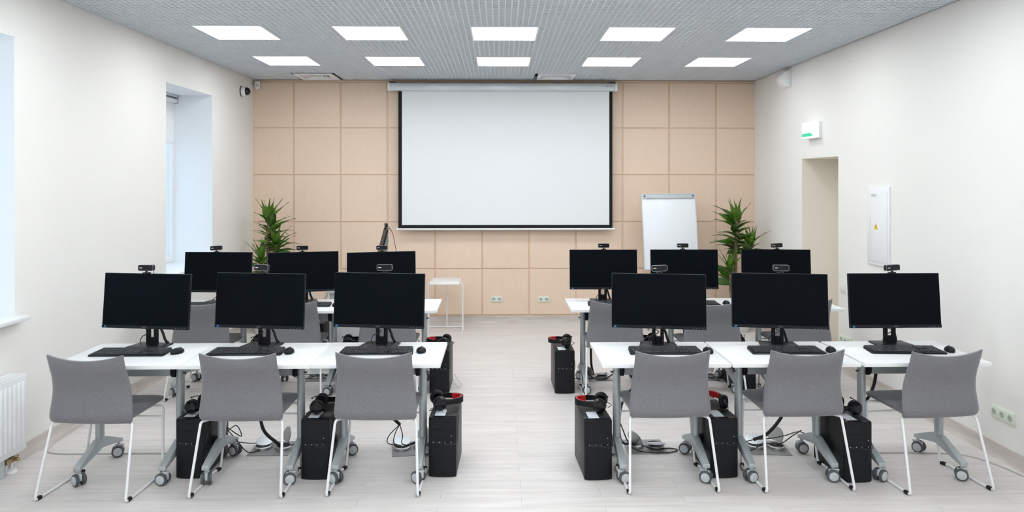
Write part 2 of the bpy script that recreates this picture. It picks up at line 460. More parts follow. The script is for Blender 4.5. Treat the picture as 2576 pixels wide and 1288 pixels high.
# ---- open cell ceiling: slab, grille panels, lights and air diffusers let into it
ceiling = struct(MB().box(XL - WO, XR + RT, YF - 0.2, YB + 0.25, ZS, ZS + 0.2).build('ceiling', 'plenum', None, False))
MOD = 0.5725; CELL = MOD / 12; BH = 0.042; BW = 0.0095
def grille_mesh(w, l):
    b = MB(); nx, ny = max(1, round(w / CELL)), max(1, round(l / CELL))
    def blade(x0, x1, y0, y1):
        b.add([(x0, y0, 0), (x1, y0, 0), (x1, y1, 0), (x0, y1, 0), (x0, y0, BH), (x1, y0, BH), (x1, y1, BH), (x0, y1, BH)],
              [(3, 2, 1, 0), (0, 1, 5, 4), (1, 2, 6, 5), (2, 3, 7, 6), (3, 0, 4, 7)])
    for i in range(nx + 1):
        x = -w / 2 + w * i / nx; hb_ = BW / 2 if 0 < i < nx else BW * 0.27
        c = x + (BW * 0.27 if i == 0 else -BW * 0.27 if i == nx else 0)
        blade(c - hb_, c + hb_, -l / 2, l / 2)
    for j in range(ny + 1):
        y = -l / 2 + l * j / ny; hb_ = BW / 2 if 0 < j < ny else BW * 0.27
        c = y + (BW * 0.27 if j == 0 else -BW * 0.27 if j == ny else 0)
        blade(-w / 2, w / 2, c - hb_, c + hb_)
    me = bpy.data.meshes.new('grille_panel'); me.from_pydata(b.v, [], b.f); me.materials.append(M['blade']); return me
rows = [(9.045, 8.495, 0), (8.495, 7.9225, 0)]
y = 7.9225
while y > YF + 0.3:
    g = 0.4325 if y > 7 else MOD
    rows.append((y, y - MOD, 1)); rows.append((y - MOD, y - MOD - g, 0)); rows.append((y - MOD - g, y - MOD - 2 * g, 0)); y -= MOD + 2 * g
cols = [(-3.104 + MOD * j, -3.104 + MOD * (j + 1), j) for j in range(11)] + [(3.194, XR - 0.025, 11)]
gcache = {}; light_spots = []; VENTS = {(0, 1): (-2.22, 8.775), (0, 6): (0.69, 8.735)}
for ri, (y1, y0, lit) in enumerate(rows):
    y0c = max(y0, YF)
    if y1 - y0c < 0.05: continue
    for x0, x1, j in cols:
        if lit and j in (1, 3, 5, 7, 9) and y0c == y0:
            light_spots.append(((x0 + x1) / 2, (y0 + y1) / 2)); continue
        if (ri, j) in VENTS: continue
        key = (round(x1 - x0, 4), round(y1 - y0c, 4))
        if key not in gcache: gcache[key] = grille_mesh(*key)
        o = link('grille_panel', gcache[key], ceiling); o.location = ((x0 + x1) / 2, (y1 + y0c) / 2, ZC)

# ---- dark strips standing in for shade in the gap round the grille ceiling
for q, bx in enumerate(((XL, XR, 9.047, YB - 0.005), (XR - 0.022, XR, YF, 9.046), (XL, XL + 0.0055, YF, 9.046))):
    struct(MB().box(*bx, ZC + 0.006, ZC + 0.04).build('baked_shading_trim_%d' % (q + 2), 'plenum', None, False))

# ---- ceiling lights
root = empty('ceiling_light')
f_ = MB(); hf, w_ = MOD / 2 - 0.002, 0.010
for bx in ((-hf, hf, -hf, -hf + w_), (-hf, hf, hf - w_, hf), (-hf, -hf + w_, -hf + w_, hf - w_), (hf - w_, hf, -hf + w_, hf - w_)): f_.box(*bx, -0.006, 0.045)
f_.build('light_frame', 'white_metal', root, False)
MB().box(-hf + w_, hf - w_, -hf + w_, hf - w_, 0.001, 0.010).build('diffuser', 'lamp', root, False)
MB().box(-hf + 0.01, hf - 0.01, -hf + 0.01, hf - 0.01, 0.012, 0.06).build('light_housing', 'white_metal', root, False)
COLN = ['leftmost', 'second from left', 'middle', 'second from right', 'rightmost']
for k, (x, y) in enumerate(light_spots):
    o = root if k == 0 else copy_tree(root)
    o.location = (x, y, ZC)
    r, c = k // 5, k % 5
    if r == 0: lb = '%s square ceiling light in the row nearer the projection screen' % COLN[c]
    elif r == 1: lb = '%s square ceiling light in the larger nearer row' % COLN[c]
    else: lb = '%s square ceiling light in row %s counted from the projection screen' % (COLN[c], ['three', 'four', 'five', 'six', 'seven', 'eight'][r - 2])
    tag(o, lb, 'ceiling light', 'square ceiling lights' if r < 2 else 'square ceiling lights out of the photo')

# ---- ceiling air diffusers
def diffuser(loc, label, size, fourway):
    root = tag(empty('air_vent', loc), label, 'air vent', 'ceiling air vents')
    h = size / 2; f = MB()
    for bx in ((-h, h, -h, -h + 0.05), (-h, h, h - 0.05, h), (-h, -h + 0.05, -h + 0.05, h - 0.05), (h - 0.05, h, -h + 0.05, h - 0.05)): f.box(*bx, -0.012, 0.006)
    f.build('vent_frame', 'white_metal', root, True, 0.003)
    MB().box(-h + 0.04, h - 0.04, -h + 0.04, h - 0.04, 0.05, 0.06).build('vent_box', 'plenum', root, False)
    q = h - 0.055
    for k in range(4):
        for s in range(4):
            a = q - s * 0.045; w2 = a
            m = MB().prism([(a - 0.028, 0.035), (a - 0.024, 0.035), (a, -0.006), (a - 0.004, -0.006)], -w2 + 0.01, w2 - 0.01, 'x')
            m.xf(Matrix.Rotation(R(90 * k), 4, 'Z')); m.build('louvre', 'white_metal', root, False)
    MB().box(-0.03, 0.03, -0.03, 0.03, -0.008, 0.0).build('vent_plate', 'white_metal', root, False)
diffuser((-2.22, 8.775, ZC - 0.002), 'white square air vent in the ceiling above the left part of the beige wall', 0.46, True)
diffuser((0.69, 8.735, ZC - 0.002), 'white square air vent in the ceiling above the projection screen', 0.45, True)
# grille frames that fill the module round each vent
for (ri, j), (vx, vy) in VENTS.items():
    x0, x1, _ = cols[j]; y1, y0, _ = rows[ri]; sz = 0.262
    for bx in ((x0, vx - sz, y0, y1), (vx + sz, x1, y0, y1), (vx - sz, vx + sz, y0, vy - sz), (vx - sz, vx + sz, vy + sz, y1)):
        w_, l_ = bx[1] - bx[0], bx[3] - bx[2]
        if w_ > 0.02 and l_ > 0.02:
            o = link('grille_panel', grille_mesh(w_, l_), ceiling); o.location = ((bx[0] + bx[1]) / 2, (bx[2] + bx[3]) / 2, ZC)

# ================================================================ WALL AND CEILING FITTINGS
# ---- projection screen
sc = tag(empty('projection_screen', (0.08, 8.99, 1.19)), 'large white pull-down projection screen with black border on the beige panelled wall', 'projection screen')
x0, x1 = -1.473, 1.40
prof = [(-0.055, 1.745), (-0.06, 1.80), (-0.052, 1.835), (0.05, 1.835), (0.05, 1.745), (0.02, 1.738), (-0.03, 1.738)]
MB().prism(prof, x0 + 0.03, x1 - 0.03, 'x').build('casing', 'alu', sc, True, 0.003)
for a in (x0, x1 - 0.03):
    MB().prism([(p * 1.04, 1.79 + (z - 1.79) * 1.05) for p, z in prof], a, a + 0.03, 'x').build('end_cap', 'white_plastic', sc, True, 0.004)
for a in (x0 + 0.02, x1 - 0.08):
    m = MB().box(a, a + 0.06, -0.03, 0.10, 1.836, 1.862); m.cyl((a + 0.015, -0.035, 1.852), (a + 0.015, -0.02, 1.852), 0.008, 10); m.cyl((a + 0.042, -0.035, 1.852), (a + 0.042, -0.02, 1.852), 0.008, 10)
    m.build('mounting_bracket', 'dark_grey', sc, True)
MB().box(-1.344, 1.345, -0.002, 0.0, 0.018, 1.745).build('border_cloth', 'black_cloth', sc, False)
MB().box(-1.299, 1.305, -0.0035, -0.0021, 0.062, 1.745).build('viewing_surface', 'screen_cloth', sc, False)
MB().tube([(-1.368, 0, 0.009), (1.375, 0, 0.009)], 0.013, 12).build('weight_bar', 'white_metal', sc)
lm = MB()
for k, wl in enumerate((0.012, 0.006, 0.008, 0.005, 0.010)): lm.box(1.26 + k * 0.015, 1.26 + k * 0.015 + wl, -0.0632, -0.0595, 1.795, 1.803)
lm.build('maker_mark', 'dark_grey', sc, False)

# ---- wall sockets
def sockets(loc, rz, n, label, mat='ivory', group='wall sockets', well='ivory_dark'):
    root = tag(empty('wall_socket', loc, rz), label, 'wall socket', group)
    w = 0.073
    MB().box(-w * n / 2, w * n / 2, -0.009, 0.002, -0.041, 0.041).build('frame_plate', mat, root, True, 0.004)
    for i in range(n):
        cx = (i - (n - 1) / 2) * w
        u = MB().box(cx - 0.028, cx + 0.028, -0.0125, -0.008, -0.030, 0.030).build('socket_insert', mat, root, True, 0.002)
        MB().lathe([(0.021, -0.0131), (0.021, -0.0124)], (cx, 0, 0), 20, 'y').build('socket_well', well, u, False)
        p = MB()
        for s in (-1, 1): p.lathe([(0.0035, -0.0136), (0.0035, -0.013)], (cx + s * 0.0095, 0, 0.004), 8, 'y')
        p.build('pin_hole', 'dark_grey', u, False)
sockets((-0.033, YB - 0.001, 0.304), 0, 2, 'double power socket on the beige wall nearer the white side table')
sockets((0.565, YB - 0.001, 0.302), 0, 2, 'double power socket on the beige wall nearer the right desks')
sockets((2.60, YB - 0.001, 0.302), 0, 2, 'double power socket low on the beige wall beside the right plant')
sockets((XR - 0.001, 4.575, 0.288), R(-90), 3, 'triple power socket low on the right wall beside the front row')
sockets((XR - 0.001, 6.68, 0.30), R(-90), 3, 'triple power socket low on the right wall behind the front row')
# ---- light switch by the doorway
sw = tag(empty('light_switch', (XR - 0.001, 6.73, 0.785), R(-90)), 'white light switch on the right wall beside the doorway', 'light switch')
MB().box(-0.04, 0.04, -0.009, 0.002, -0.04, 0.04).build('frame_plate', 'white_plastic', sw, True, 0.004)
MB().prism([(-0.009, -0.028), (-0.016, -0.028), (-0.011, 0.028), (-0.008, 0.028)], -0.028, 0.028, 'x').build('rocker', 'ivory', sw, True, 0.001)

# ---- distribution board on the right wall
eb = tag(empty('electrical_panel', (XR - 0.001, 6.085, 1.42), R(-90)), 'tall white electrical panel with a yellow warning triangle on the right wall', 'electrical panel')
MB().box(-0.175, 0.175, -0.0155, 0.004, -0.345, 0.335).build('panel_frame', 'white_metal', eb, True, 0.004)
dr = MB().box(-0.150, 0.150, -0.0195, -0.0162, -0.31, 0.295).build('panel_door', 'white_plastic', eb, True, 0.003)
MB().box(-0.142, -0.122, -0.0265, -0.0196, -0.09, 0.06).build('latch', 'white_metal', dr, True, 0.002)
MB().box(-0.10, -0.02, -0.0205, -0.0197, 0.245, 0.270).build('rating_plate', 'light_grey', dr, False)
MB().prism([(-0.055, -0.035), (0.010, -0.035), (-0.0225, 0.022)], -0.0205, -0.0197, 'y').build('warning_sign', 'yellow', dr, False)
MB().prism([(-0.022, 0.006), (-0.032, -0.012), (-0.023, -0.011), (-0.027, -0.028), (-0.013, -0.007), (-0.021, -0.008)], -0.0209, -0.0206, 'y').build('lightning_bolt', 'black', dr, False)

# ---- exit sign
es = tag(empty('exit_sign', (XR - 0.001, 7.335, 2.325), R(-90)), 'small lit white and green exit sign on the right wall above the doorway', 'exit sign')
MB().box(-0.145, 0.145, -0.03, 0.002, -0.085, 0.085).build('sign_base', 'white_plastic', es, True, 0.003)
MB().box(-0.155, 0.155, -0.075, -0.0305, -0.080, 0.085).build('sign_box', 'sign', es, True, 0.006)
MB().box(-0.145, 0.06, -0.0765, -0.0752, -0.062, -0.028).build('green_bar', 'green', es, False)
MB().prism([(0.065, -0.062), (0.105, -0.062), (0.105, -0.050), (0.085, -0.045), (0.080, -0.022), (0.072, -0.022), (0.070, -0.040), (0.062, -0.045)], -0.0765, -0.0752, 'y').build('pictogram', 'green', es, False)
lt = MB()
for xx in (-0.10, -0.06, -0.02, 0.02, 0.06, 0.10): lt.box(xx - 0.004, xx + 0.004, -0.0765, -0.0752, -0.010, 0.045)
lt.build('letter_strokes', 'pale_green', es, False)

# ---- alarm sounder near the ceiling on the right wall
al = tag(empty('alarm_speaker', (XR - 0.001, 8.03, 2.955), R(-90)), 'white half-round wall loudspeaker high on the right wall under the ceiling', 'loudspeaker')
pts = [(-0.0, -0.10), (0.0, 0.10)] 
arc = [(-0.10 * math.sin(R(a)) * 1.0, -0.10 * math.cos(R(a))) for a in range(0, 181, 12)]
MB().prism(arc, -0.085, 0.085, 'x').build('speaker_body', 'white_plastic', al, True, 0.006)
MB().box(-0.06, 0.06, -0.012, 0.004, -0.08, 0.08).build('wall_bracket', 'white_metal', al, True, 0.003)
MB().tube([(0.0, -0.03, 0.09), (0.0, -0.03, 0.16)], 0.006, 8).build('supply_cable', 'light_grey', al)
# ---- security dome camera on the left wall
dm = tag(empty('dome_camera', (XL + 0.001, 8.69, 2.885), R(90)), 'white wall-mounted dome security camera with black bubble on the left wall', 'security camera')
MB().lathe([(0.066, 0.004), (0.066, -0.008), (0.060, -0.012)], (0, 0, 0), 28, 'y').build('gasket', 'dark_grey', dm)
MB().lathe([(0.064, -0.013), (0.062, -0.030), (0.056, -0.052), (0.050, -0.056)], (0, 0, 0), 28, 'y').build('housing', 'white_plastic', dm)
MB().lathe([(0.050 * math.cos(R(a)), -0.054 - 0.052 * math.sin(R(a))) for a in (0, 15, 30, 45, 60, 75, 86)], (0, 0, 0), 28, 'y').build('dome', 'dome', dm)
# ---- motion detector in the corner
md = tag(empty('motion_detector', (XL + 0.055, YB - 0.006, 3.01), R(20)), 'small white motion detector in the upper left corner of the room', 'motion detector')
MB().prism([(-0.033, 0.05), (0.033, 0.05), (0.030, -0.02), (0.018, -0.05), (-0.018, -0.05), (-0.030, -0.02)], -0.045, -0.012, 'y').build('housing', 'white_plastic', md, True, 0.006)
MB().lathe([(0.018, -0.046), (0.012, -0.052), (0.003, -0.054)], (0, 0, -0.005), 16, 'y').build('lens', 'light_grey', md)
MB().box(-0.012, 0.012, -0.014, 0.0, -0.012, 0.02).build('bracket', 'white_plastic', md, False)

# ---- roller blind in the far window
rb = tag(empty('roller_blind', (XL - 0.40, (WIN[2][0] + WIN[2][1]) / 2, WZ1 - 0.005)), 'white roller blind pulled part way down in the far left window', 'blind')
hw = 0.535
MB().tube([(0, -hw, -0.055), (0, hw, -0.055)], 0.025, 14).build('roller_tube', 'blind', rb)
MB().box(-0.022, -0.020, -hw + 0.01, hw - 0.01, -0.50, -0.05).build('blind_cloth', 'blind', rb, False)
MB().box(-0.03, -0.012, -hw + 0.01, hw - 0.01, -0.52, -0.50).build('bottom_rail', 'white_metal', rb, True, 0.003)
for s in (-1, 1): MB().box(-0.035, 0.035, s * hw - 0.005 if s < 0 else s * hw - 0.0, s * hw if s < 0 else s * hw + 0.005, -0.09, 0.0).build('blind_bracket', 'light_grey', rb, False)
MB().box(-0.03, 0.045, -hw, hw, -0.022, 0.0).build('head_rail', 'alu', rb, True, 0.003)

# ---- radiator under the middle window
rd = tag(empty('radiator', (XL + 0.082, 4.02, 0.0)), 'white panel radiator under the window at the left edge', 'radiator')
L2 = 0.55; xf_ = 0.045
MB().box(xf_ - 0.012, xf_, -L2, L2, 0.115, 0.585).build('front_panel', 'white_metal', rd, True, 0.004)
MB().box(-0.055, -0.045, -L2, L2, 0.125, 0.575).build('back_panel', 'white_metal', rd, True, 0.004)
rib = None
nr = 27
for k in range(nr):
    y = -L2 + 0.035 + k * (2 * L2 - 0.07) / (nr - 1)
    if rib is None:
        rib = MB().prism([(0.0, -0.012), (0.009, -0.006), (0.009, 0.006), (0.0, 0.012)], 0.155, 0.545, 'z').build('flute', 'white_metal', rd, True, 0.002)
        o = rib
    else: o = link('flute', rib.data, rd)
    o.location = (xf_ - 0.0005, y, 0)
MB().box(-0.058, xf_ - 0.013, -L2 - 0.004, -L2 + 0.003, 0.125, 0.585).build('side_cover', 'white_metal', rd, True, 0.002)
MB().box(-0.058, xf_ - 0.013, L2 - 0.003, L2 + 0.004, 0.125, 0.585).build('side_cover', 'white_metal', rd, True, 0.002)
m = MB()
for k in range(44): m.box(-0.05, xf_ - 0.012, -L2 + 0.012 + k * 0.0248, -L2 + 0.029 + k * 0.0248, 0.583, 0.589)
m.box(-0.058, -0.05, -L2, L2, 0.58, 0.59); m.build('top_grille', 'white_metal', rd, False)
m = MB().cyl((-0.01, L2 - 0.06, 0.06), (-0.01, L2 - 0.06, 0.125), 0.013, 12); m.cyl((-0.01, L2 - 0.11, 0.06), (-0.01, L2 - 0.11, 0.125), 0.013, 12)
m.box(-0.03, 0.01, L2 - 0.125, L2 - 0.045, 0.055, 0.085); m.cyl((0.0, L2 - 0.06, 0.07), (0.04, L2 - 0.06, 0.07), 0.012, 10); m.cyl((-0.01, L2 - 0.045, 0.07), (-0.01, L2 + 0.0, 0.07), 0.010, 10)
m.build('valve', 'brass', rd, True, 0.002, 1)
m = MB().cyl((-0.01, L2 - 0.06, 0.0), (-0.01, L2 - 0.06, 0.056), 0.009, 10); m.cyl((-0.01, L2 - 0.11, 0.0), (-0.01, L2 - 0.11, 0.056), 0.009, 10)
m.lathe([(0.045, 0.0), (0.042, 0.012), (0.02, 0.018)], (-0.01, L2 - 0.085, 0), 20); m.build('pipe', 'white_plastic', rd)
for yy in (-L2 + 0.22, L2 - 0.2): MB().box(-0.075, xf_ - 0.013, yy - 0.02, yy + 0.02, 0.0, 0.13).build('bracket_foot', 'light_grey', rd, True, 0.003)

# ================================================================ DESKS
def caster(parent, x, y, rz):
    c = MB()
    c.box(-0.009, 0.009, -0.026, 0.030, 0.030, 0.070); c.cyl((0, 0.0, 0.068), (0, 0.0, 0.096), 0.010, 10)
    c.box(-0.015, 0.015, -0.005, 0.032, 0.066, 0.078)
    o = c.build('caster', 'light_grey', parent, True, 0.003, 1); o.location = (x, y, 0); o.rotation_euler.z = rz
    for s in (-1, 1):
        w = MB().lathe([(0.012, s * 0.010), (0.031, s * 0.010), (0.0365, s * 0.014), (0.0365, s * 0.026), (0.032, s * 0.030), (0.028, s * 0.030)], (0, -0.004, 0.0367), 24, 'x')
        w.build('wheel', 'dark_grey', o)
        MB().lathe([(0.0265, s * 0.0285), (0.0265, s * 0.0315), (0.022, s * 0.0335)], (0, -0.004, 0.0367), 22, 'x').build('hub_cap', 'light_grey', o)
    return o
def make_table():
    t = empty('training_table')
    MB().box(-0.381, 0.381, -0.289, 0.289, 0.701, 0.725).build('tabletop', 'laminate', t, True, 0.0025)
    MB().box(-0.222, 0.222, -0.012, 0.038, 0.586, 0.658).build('beam', 'grey_metal', t, True, 0.004)
    for s in (-1, 1):
        x = s * 0.248
        rs = [[(x + 0.024 * math.cos(a), 0.012 + 0.030 * math.sin(a), z) for a in [2 * math.pi * k / 20 for k in range(20)]] for z in (0.165, 0.7005)]
        MB().rings(rs).build('column', 'grey_metal', t)
        MB().prism([(-0.240, 0.088), (-0.240, 0.113), (-0.028, 0.198), (0.052, 0.198), (0.250, 0.115), (0.250, 0.092), (0.09, 0.126), (0.012, 0.140), (-0.07, 0.124)], x - 0.0215, x + 0.0215, 'x').build('foot', 'grey_metal', t, True, 0.004)
        MB().lathe([(0.026, -0.012), (0.042, -0.008), (0.042, 0.008), (0.026, 0.012)], (x - s * 0.032, 0.000, 0.620), 16, 'x').build('tilt_clamp', 'black', t)
        MB().cyl((x + s * 0.022, 0.0, 0.604), (x + s * 0.040, 0.0, 0.604), 0.006, 10).build('release_bolt', 'dark_grey', t)
        for yy in (-0.218, 0.235): caster(t, x, yy, 0)
    return t

ROWS = {
    'FL': [(-2.243, 4.500, 0.5), (-1.491, 4.500, 0), (-0.728, 4.503, 0)],
    'FR': [(0.986, 4.481, 0), (1.758, 4.481, 0), (2.541, 4.481, 0)],
    'BL': [(-2.475, 6.260, 0), (-1.689, 6.260, 0), (-0.903, 6.260, 0)],
    'BR': [(0.982, 6.268, 0), (1.760, 6.268, 0), (2.535, 6.268, 0)],
}
WHERE = {}
for r, rn in (('FL', 'front left row'), ('FR', 'front right row'), ('BL', 'back left row'), ('BR', 'back right row')):
    for i in range(3):
        d = {('L', 0): 'by the left wall', ('L', 1): 'in the middle', ('L', 2): 'beside the aisle', ('R', 0): 'beside the aisle', ('R', 1): 'in the middle', ('R', 2): 'by the right wall'}[(r[1], i)]
        WHERE['%s%d' % (r, i + 1)] = '%s of the %s' % (d, rn) if 'middle' in d else '%s in the %s' % (d, rn)
KEYS = list(WHERE)
proto = make_table(); first = True
for r, ts in ROWS.items():
    for i, (x, y, a) in enumerate(ts):
        o = proto if first else copy_tree(proto); first = False
        o.location = (x, y, 0); o.rotation_euler.z = R(a)
        tag(o, 'white desk on grey casters, ' + WHERE['%s%d' % (r, i + 1)], 'desk', 'white desks on casters in four rows')
        rr = random.Random(r + str(i))
        for ch in o.children:
            if ch.name.startswith('caster'): ch.rotation_euler.z = R(rr.choice([70, -70, 110, -60, 25, 60, -110, 80]) + rr.uniform(-15, 15))

# ================================================================ CHAIRS
def make_chair():
    c = empty('training_chair')
    hwt = [(0, 0.238), (0.12, 0.240), (0.5, 0.228), (0.8, 0.219), (1, 0.219)]
    yt = [(0, 0.098), (0.08, 0.082), (0.3, 0.091), (0.5, 0.094), (0.72, 0.072), (0.82, 0.054), (1, 0.030)]
    zt = lambda v: 0.412 + 0.372 * v
    def back_pt(u, v, side):
        # squeeze the grid so that the outline has rounded lower corners
        hw_ = interp(hwt, v)
        if v < 0.06: hw_ -= 0.014 * ((0.06 - v) / 0.06) ** 2
        y = interp(yt, v) + 0.018 * u * u * (1 - 0.3 * v)
        z = zt(v) + (0.033 * u * u * (v ** 3))
        e = max(abs(u) ** 10, abs(2 * v - 1) ** 14)
        t = 0.031 * (1 - 0.62 * e)
        dy = (interp(yt, min(1, v + 0.02)) - interp(yt, max(0, v - 0.02))) / (0.372 * 0.04)
        nrm = Vector((0, 1, -dy)).normalized()
        p = Vector((u * hw_, y, z)) + nrm * (t / 2 * side + 0.0)
        return tuple(p)
    nu, nv = 18, 22
    vs, fs = [], []
    for side in (-1, 1):
        for j in range(nv + 1):
            for i in range(nu + 1): vs.append(back_pt(-1 + 2 * i / nu, j / nv, side))
    n1 = (nu + 1) * (nv + 1); idx = lambda i, j, s: s * n1 + j * (nu + 1) + i
    for j in range(nv):
        for i in range(nu):
            fs.append((idx(i, j, 0), idx(i + 1, j, 0), idx(i + 1, j + 1, 0), idx(i, j + 1, 0)))
            fs.append((idx(i, j, 1), idx(i, j + 1, 1), idx(i + 1, j + 1, 1), idx(i + 1, j, 1)))
    for i in range(nu):
        fs.append((idx(i, 0, 0), idx(i, 0, 1), idx(i + 1, 0, 1), idx(i + 1, 0, 0))); fs.append((idx(i, nv, 0), idx(i + 1, nv, 0), idx(i + 1, nv, 1), idx(i, nv, 1)))
    for j in range(nv):
        fs.append((idx(0, j, 0), idx(0, j + 1, 0), idx(0, j + 1, 1), idx(0, j, 1))); fs.append((idx(nu, j, 0), idx(nu, j, 1), idx(nu, j + 1, 1), idx(nu, j + 1, 0)))
    MB().add(vs, fs).build('backrest', 'fabric', c, True, 0, 2, 75)
    # seat
    def seat_pt(u, v, side):
        hw_ = 0.224 + 0.006 * v
        if v > 0.82: hw_ -= 0.05 * ((v - 0.82) / 0.18) ** 2.2
        y = 0.090 + 0.438 * v - (0.02 * u * u if v > 0.9 else 0)
        z = 0.432 + 0.020 * v - 0.018 * max(0, (v - 0.85) / 0.15) ** 2 + 0.008 * u * u * (1 - v) - 0.006 * (1 - u * u)
        e = max(abs(u) ** 6, abs(2 * v - 1) ** 12)
        t = 0.040 * (1 - 0.55 * e)
        return (u * hw_, y, z + side * t / 2)
    nu, nv = 16, 18; vs, fs = [], []
    for side in (-1, 1):
        for j in range(nv + 1):
            for i in range(nu + 1): vs.append(seat_pt(-1 + 2 * i / nu, j / nv, side))
    n2 = (nu + 1) * (nv + 1); idx = lambda i, j, s: s * n2 + j * (nu + 1) + i
    for j in range(nv):
        for i in range(nu):
            fs.append((idx(i, j, 0), idx(i, j + 1, 0), idx(i + 1, j + 1, 0), idx(i + 1, j, 0))); fs.append((idx(i, j, 1), idx(i + 1, j, 1), idx(i + 1, j + 1, 1), idx(i, j + 1, 1)))
    for i in range(nu):
        for j in (0, nv): fs.append((idx(i, j, 0), idx(i + 1, j, 0), idx(i + 1, j, 1), idx(i, j, 1)))
    for j in range(nv):
        for i in (0, nu): fs.append((idx(i, j, 0), idx(i, j + 1, 0), idx(i, j + 1, 1), idx(i, j, 1)))
    MB().add(vs, fs).build('seat', 'fabric', c, True, 0, 2, 75)
    for s in (-1, 1):
        path = fillet([(s * 0.15, 0.19, 0.403), (s * 0.236, 0.110, 0.406), (s * 0.260, 0.0, 0.0085), (s * 0.258, 0.31, 0.0085), (s * 0.270, 0.355, 0.0085), (s * 0.247, 0.422, 0.0085), (s * 0.222, 0.475, 0.400), (s * 0.15, 0.44, 0.404)], 0.022, 5)
        MB().tube(path, 0.0078, 10).build('leg_frame', 'white_metal', c)
        for (x, y, a) in ((s * 0.2598, 0.035, 0), (s * 0.252, 0.405, s * 17)):
            g = MB().cbox((0, 0, 0), (0.021, 0.034, 0.019)); g.xf(Matrix.Translation((x, y, 0.0096)) @ Matrix.Rotation(R(a), 4, 'Z'))
            g.build('glide', 'black', c, True, 0.003, 1)
    MB().tube([(-0.227, 0.466, 0.335), (0.227, 0.466, 0.335)], 0.0065, 8).build('crossbar', 'white_metal', c)
    return c
CHAIRS = {'FL1': (-2.346, 4.046, -3.0), 'FL2': (-1.497, 4.074, -0.5), 'FL3': (-0.723, 4.080, -1.2), 'FR1': (1.008, 4.090, 1.8), 'FR2': (1.800, 4.098, 2.0), 'FR3': (2.607, 4.068, 5.5),
          'BL1': (-2.475, 5.868, -2), 'BL2': (-1.720, 5.868, 2), 'BL3': (-0.930, 5.865, 0), 'BR1': (0.970, 5.862, 1), 'BR2': (1.765, 5.790, 1), 'BR3': (2.555, 5.862, 2)}
proto = make_chair(); first = True
for k, (x, y, a) in CHAIRS.items():
    o = proto if first else copy_tree(proto); first = False
    o.location = (x, y, 0); o.rotation_euler.z = R(a)
    tag(o, 'grey fabric chair with white frame, ' + WHERE[k], 'chair', 'grey chairs pulled up to the desks')

# ================================================================ MONITORS, WEBCAMS
TILT = Matrix.Translation((0, -0.080, 0.122)) @ Matrix.Rotation(R(-5), 4, 'X')     # panel frame: x across, y back, z up from lower edge
def make_monitor():
    m = empty('monitor'); W, H = 0.604, 0.354
    MB().box(-W / 2, W / 2, 0.0, 0.018, 0, H).xf(TILT).build('housing', 'bezel', m, True, 0.003)
    MB().prism([(0.0175, 0.04), (0.046, 0.10), (0.050, 0.25), (0.0175, 0.31)], -0.20, 0.20, 'x').xf(TILT).build('back_cover', 'black', m, True, 0.008)
    MB().box(-W / 2 + 0.004, W / 2 - 0.004, -0.0012, 0.0, 0.022, H - 0.004).xf(TILT).build('display', 'screen', m, False)
    MB().box(-W / 2 + 0.001, W / 2 - 0.001, -0.004, -0.0002, 0.001, 0.020).xf(TILT).build('chin', 'bezel', m, True, 0.001, 1)
    lo = link('maker_logo', text_mesh('AOC', 0.0135), m); lo.matrix_local = TILT @ Matrix.Translation((0, -0.0048, 0.0105)) @ Matrix.Rotation(R(90), 4, 'X')
    if not lo.data.materials: lo.data.materials.append(M['logo'])
    else: lo.data.materials[0] = M['logo']
    MB().box(-W / 2 + 0.018, -W / 2 + 0.030, -0.0047, -0.0040, 0.0045, 0.0160).xf(TILT).build('energy_sticker', 'blue', m, False)
    b = MB()
    for q in range(4): b.box(0.215 + q * 0.02, 0.219 + q * 0.02, -0.0046, -0.004, 0.007, 0.009)
    b.xf(TILT).build('button_mark', 'light_grey', m, False)
    # stand: two uprights joined at foot and head, with an open slot between them
    s = MB(); s.box(-0.038, -0.016, -0.012, 0.012, 0.006, 0.30); s.box(0.016, 0.038, -0.012, 0.012, 0.006, 0.30); s.box(-0.016, 0.016, -0.012, 0.012, 0.006, 0.055); s.box(-0.016, 0.016, -0.012, 0.012, 0.13, 0.30)
    s.build('stand_column', 'black', m, True, 0.002, 1)
    MB().box(-0.05, 0.05, -0.040, 0.0, 0.20, 0.30).build('tilt_bracket', 'black', m, True, 0.004)
    MB().prism([(-0.125, -0.095), (0.125, -0.095), (0.112, 0.058), (-0.112, 0.058)], 0.0, 0.009, 'z').build('stand_base', 'bezel', m, True, 0.003)
    c = MB().tube(smooth_path([(-0.06, -0.03, 0.125), (-0.01, -0.035, 0.105), (0.0, -0.02, 0.085), (-0.045, -0.03, 0.065), (-0.062, -0.035, 0.035), (-0.045, -0.05, 0.013)]), 0.0028, 6)
    c.build('video_cable', 'cable', m)
    c = MB().tube(smooth_path([(0.0, 0.03, 0.17), (0.045, 0.035, 0.09), (0.065, 0.04, 0.03), (0.075, 0.058, 0.006)]), 0.0085, 8)
    c.build('cable_bundle', 'cable', m)
    return m
MON = {'FL1': (-2.269, 4.723, -9), 'FL2': (-1.541, 4.723, -8), 'FL3': (-0.773, 4.723, -8), 'FR1': (1.044, 4.691, -9), 'FR2': (1.835, 4.691, -9), 'FR3': (2.581, 4.691, 0.5),
       'BL1': (-2.487, 6.442, -3), 'BL2': (-1.752, 6.442, 14), 'BL3': (-1.060, 6.442, 14), 'BR1': (0.932, 6.442, -1), 'BR2': (1.659, 6.442, -1), 'BR3': (2.492, 6.442, -7)}
CAMOFF = {'FL1': -0.011, 'FL2': 0.006, 'FL3': 0.035, 'FR1': 0.007, 'FR2': 0.011, 'FR3': -0.006, 'BL1': -0.02, 'BL2': -0.01, 'BL3': 0.004, 'BR1': 0.004, 'BR2': -0.012, 'BR3': 0.012}
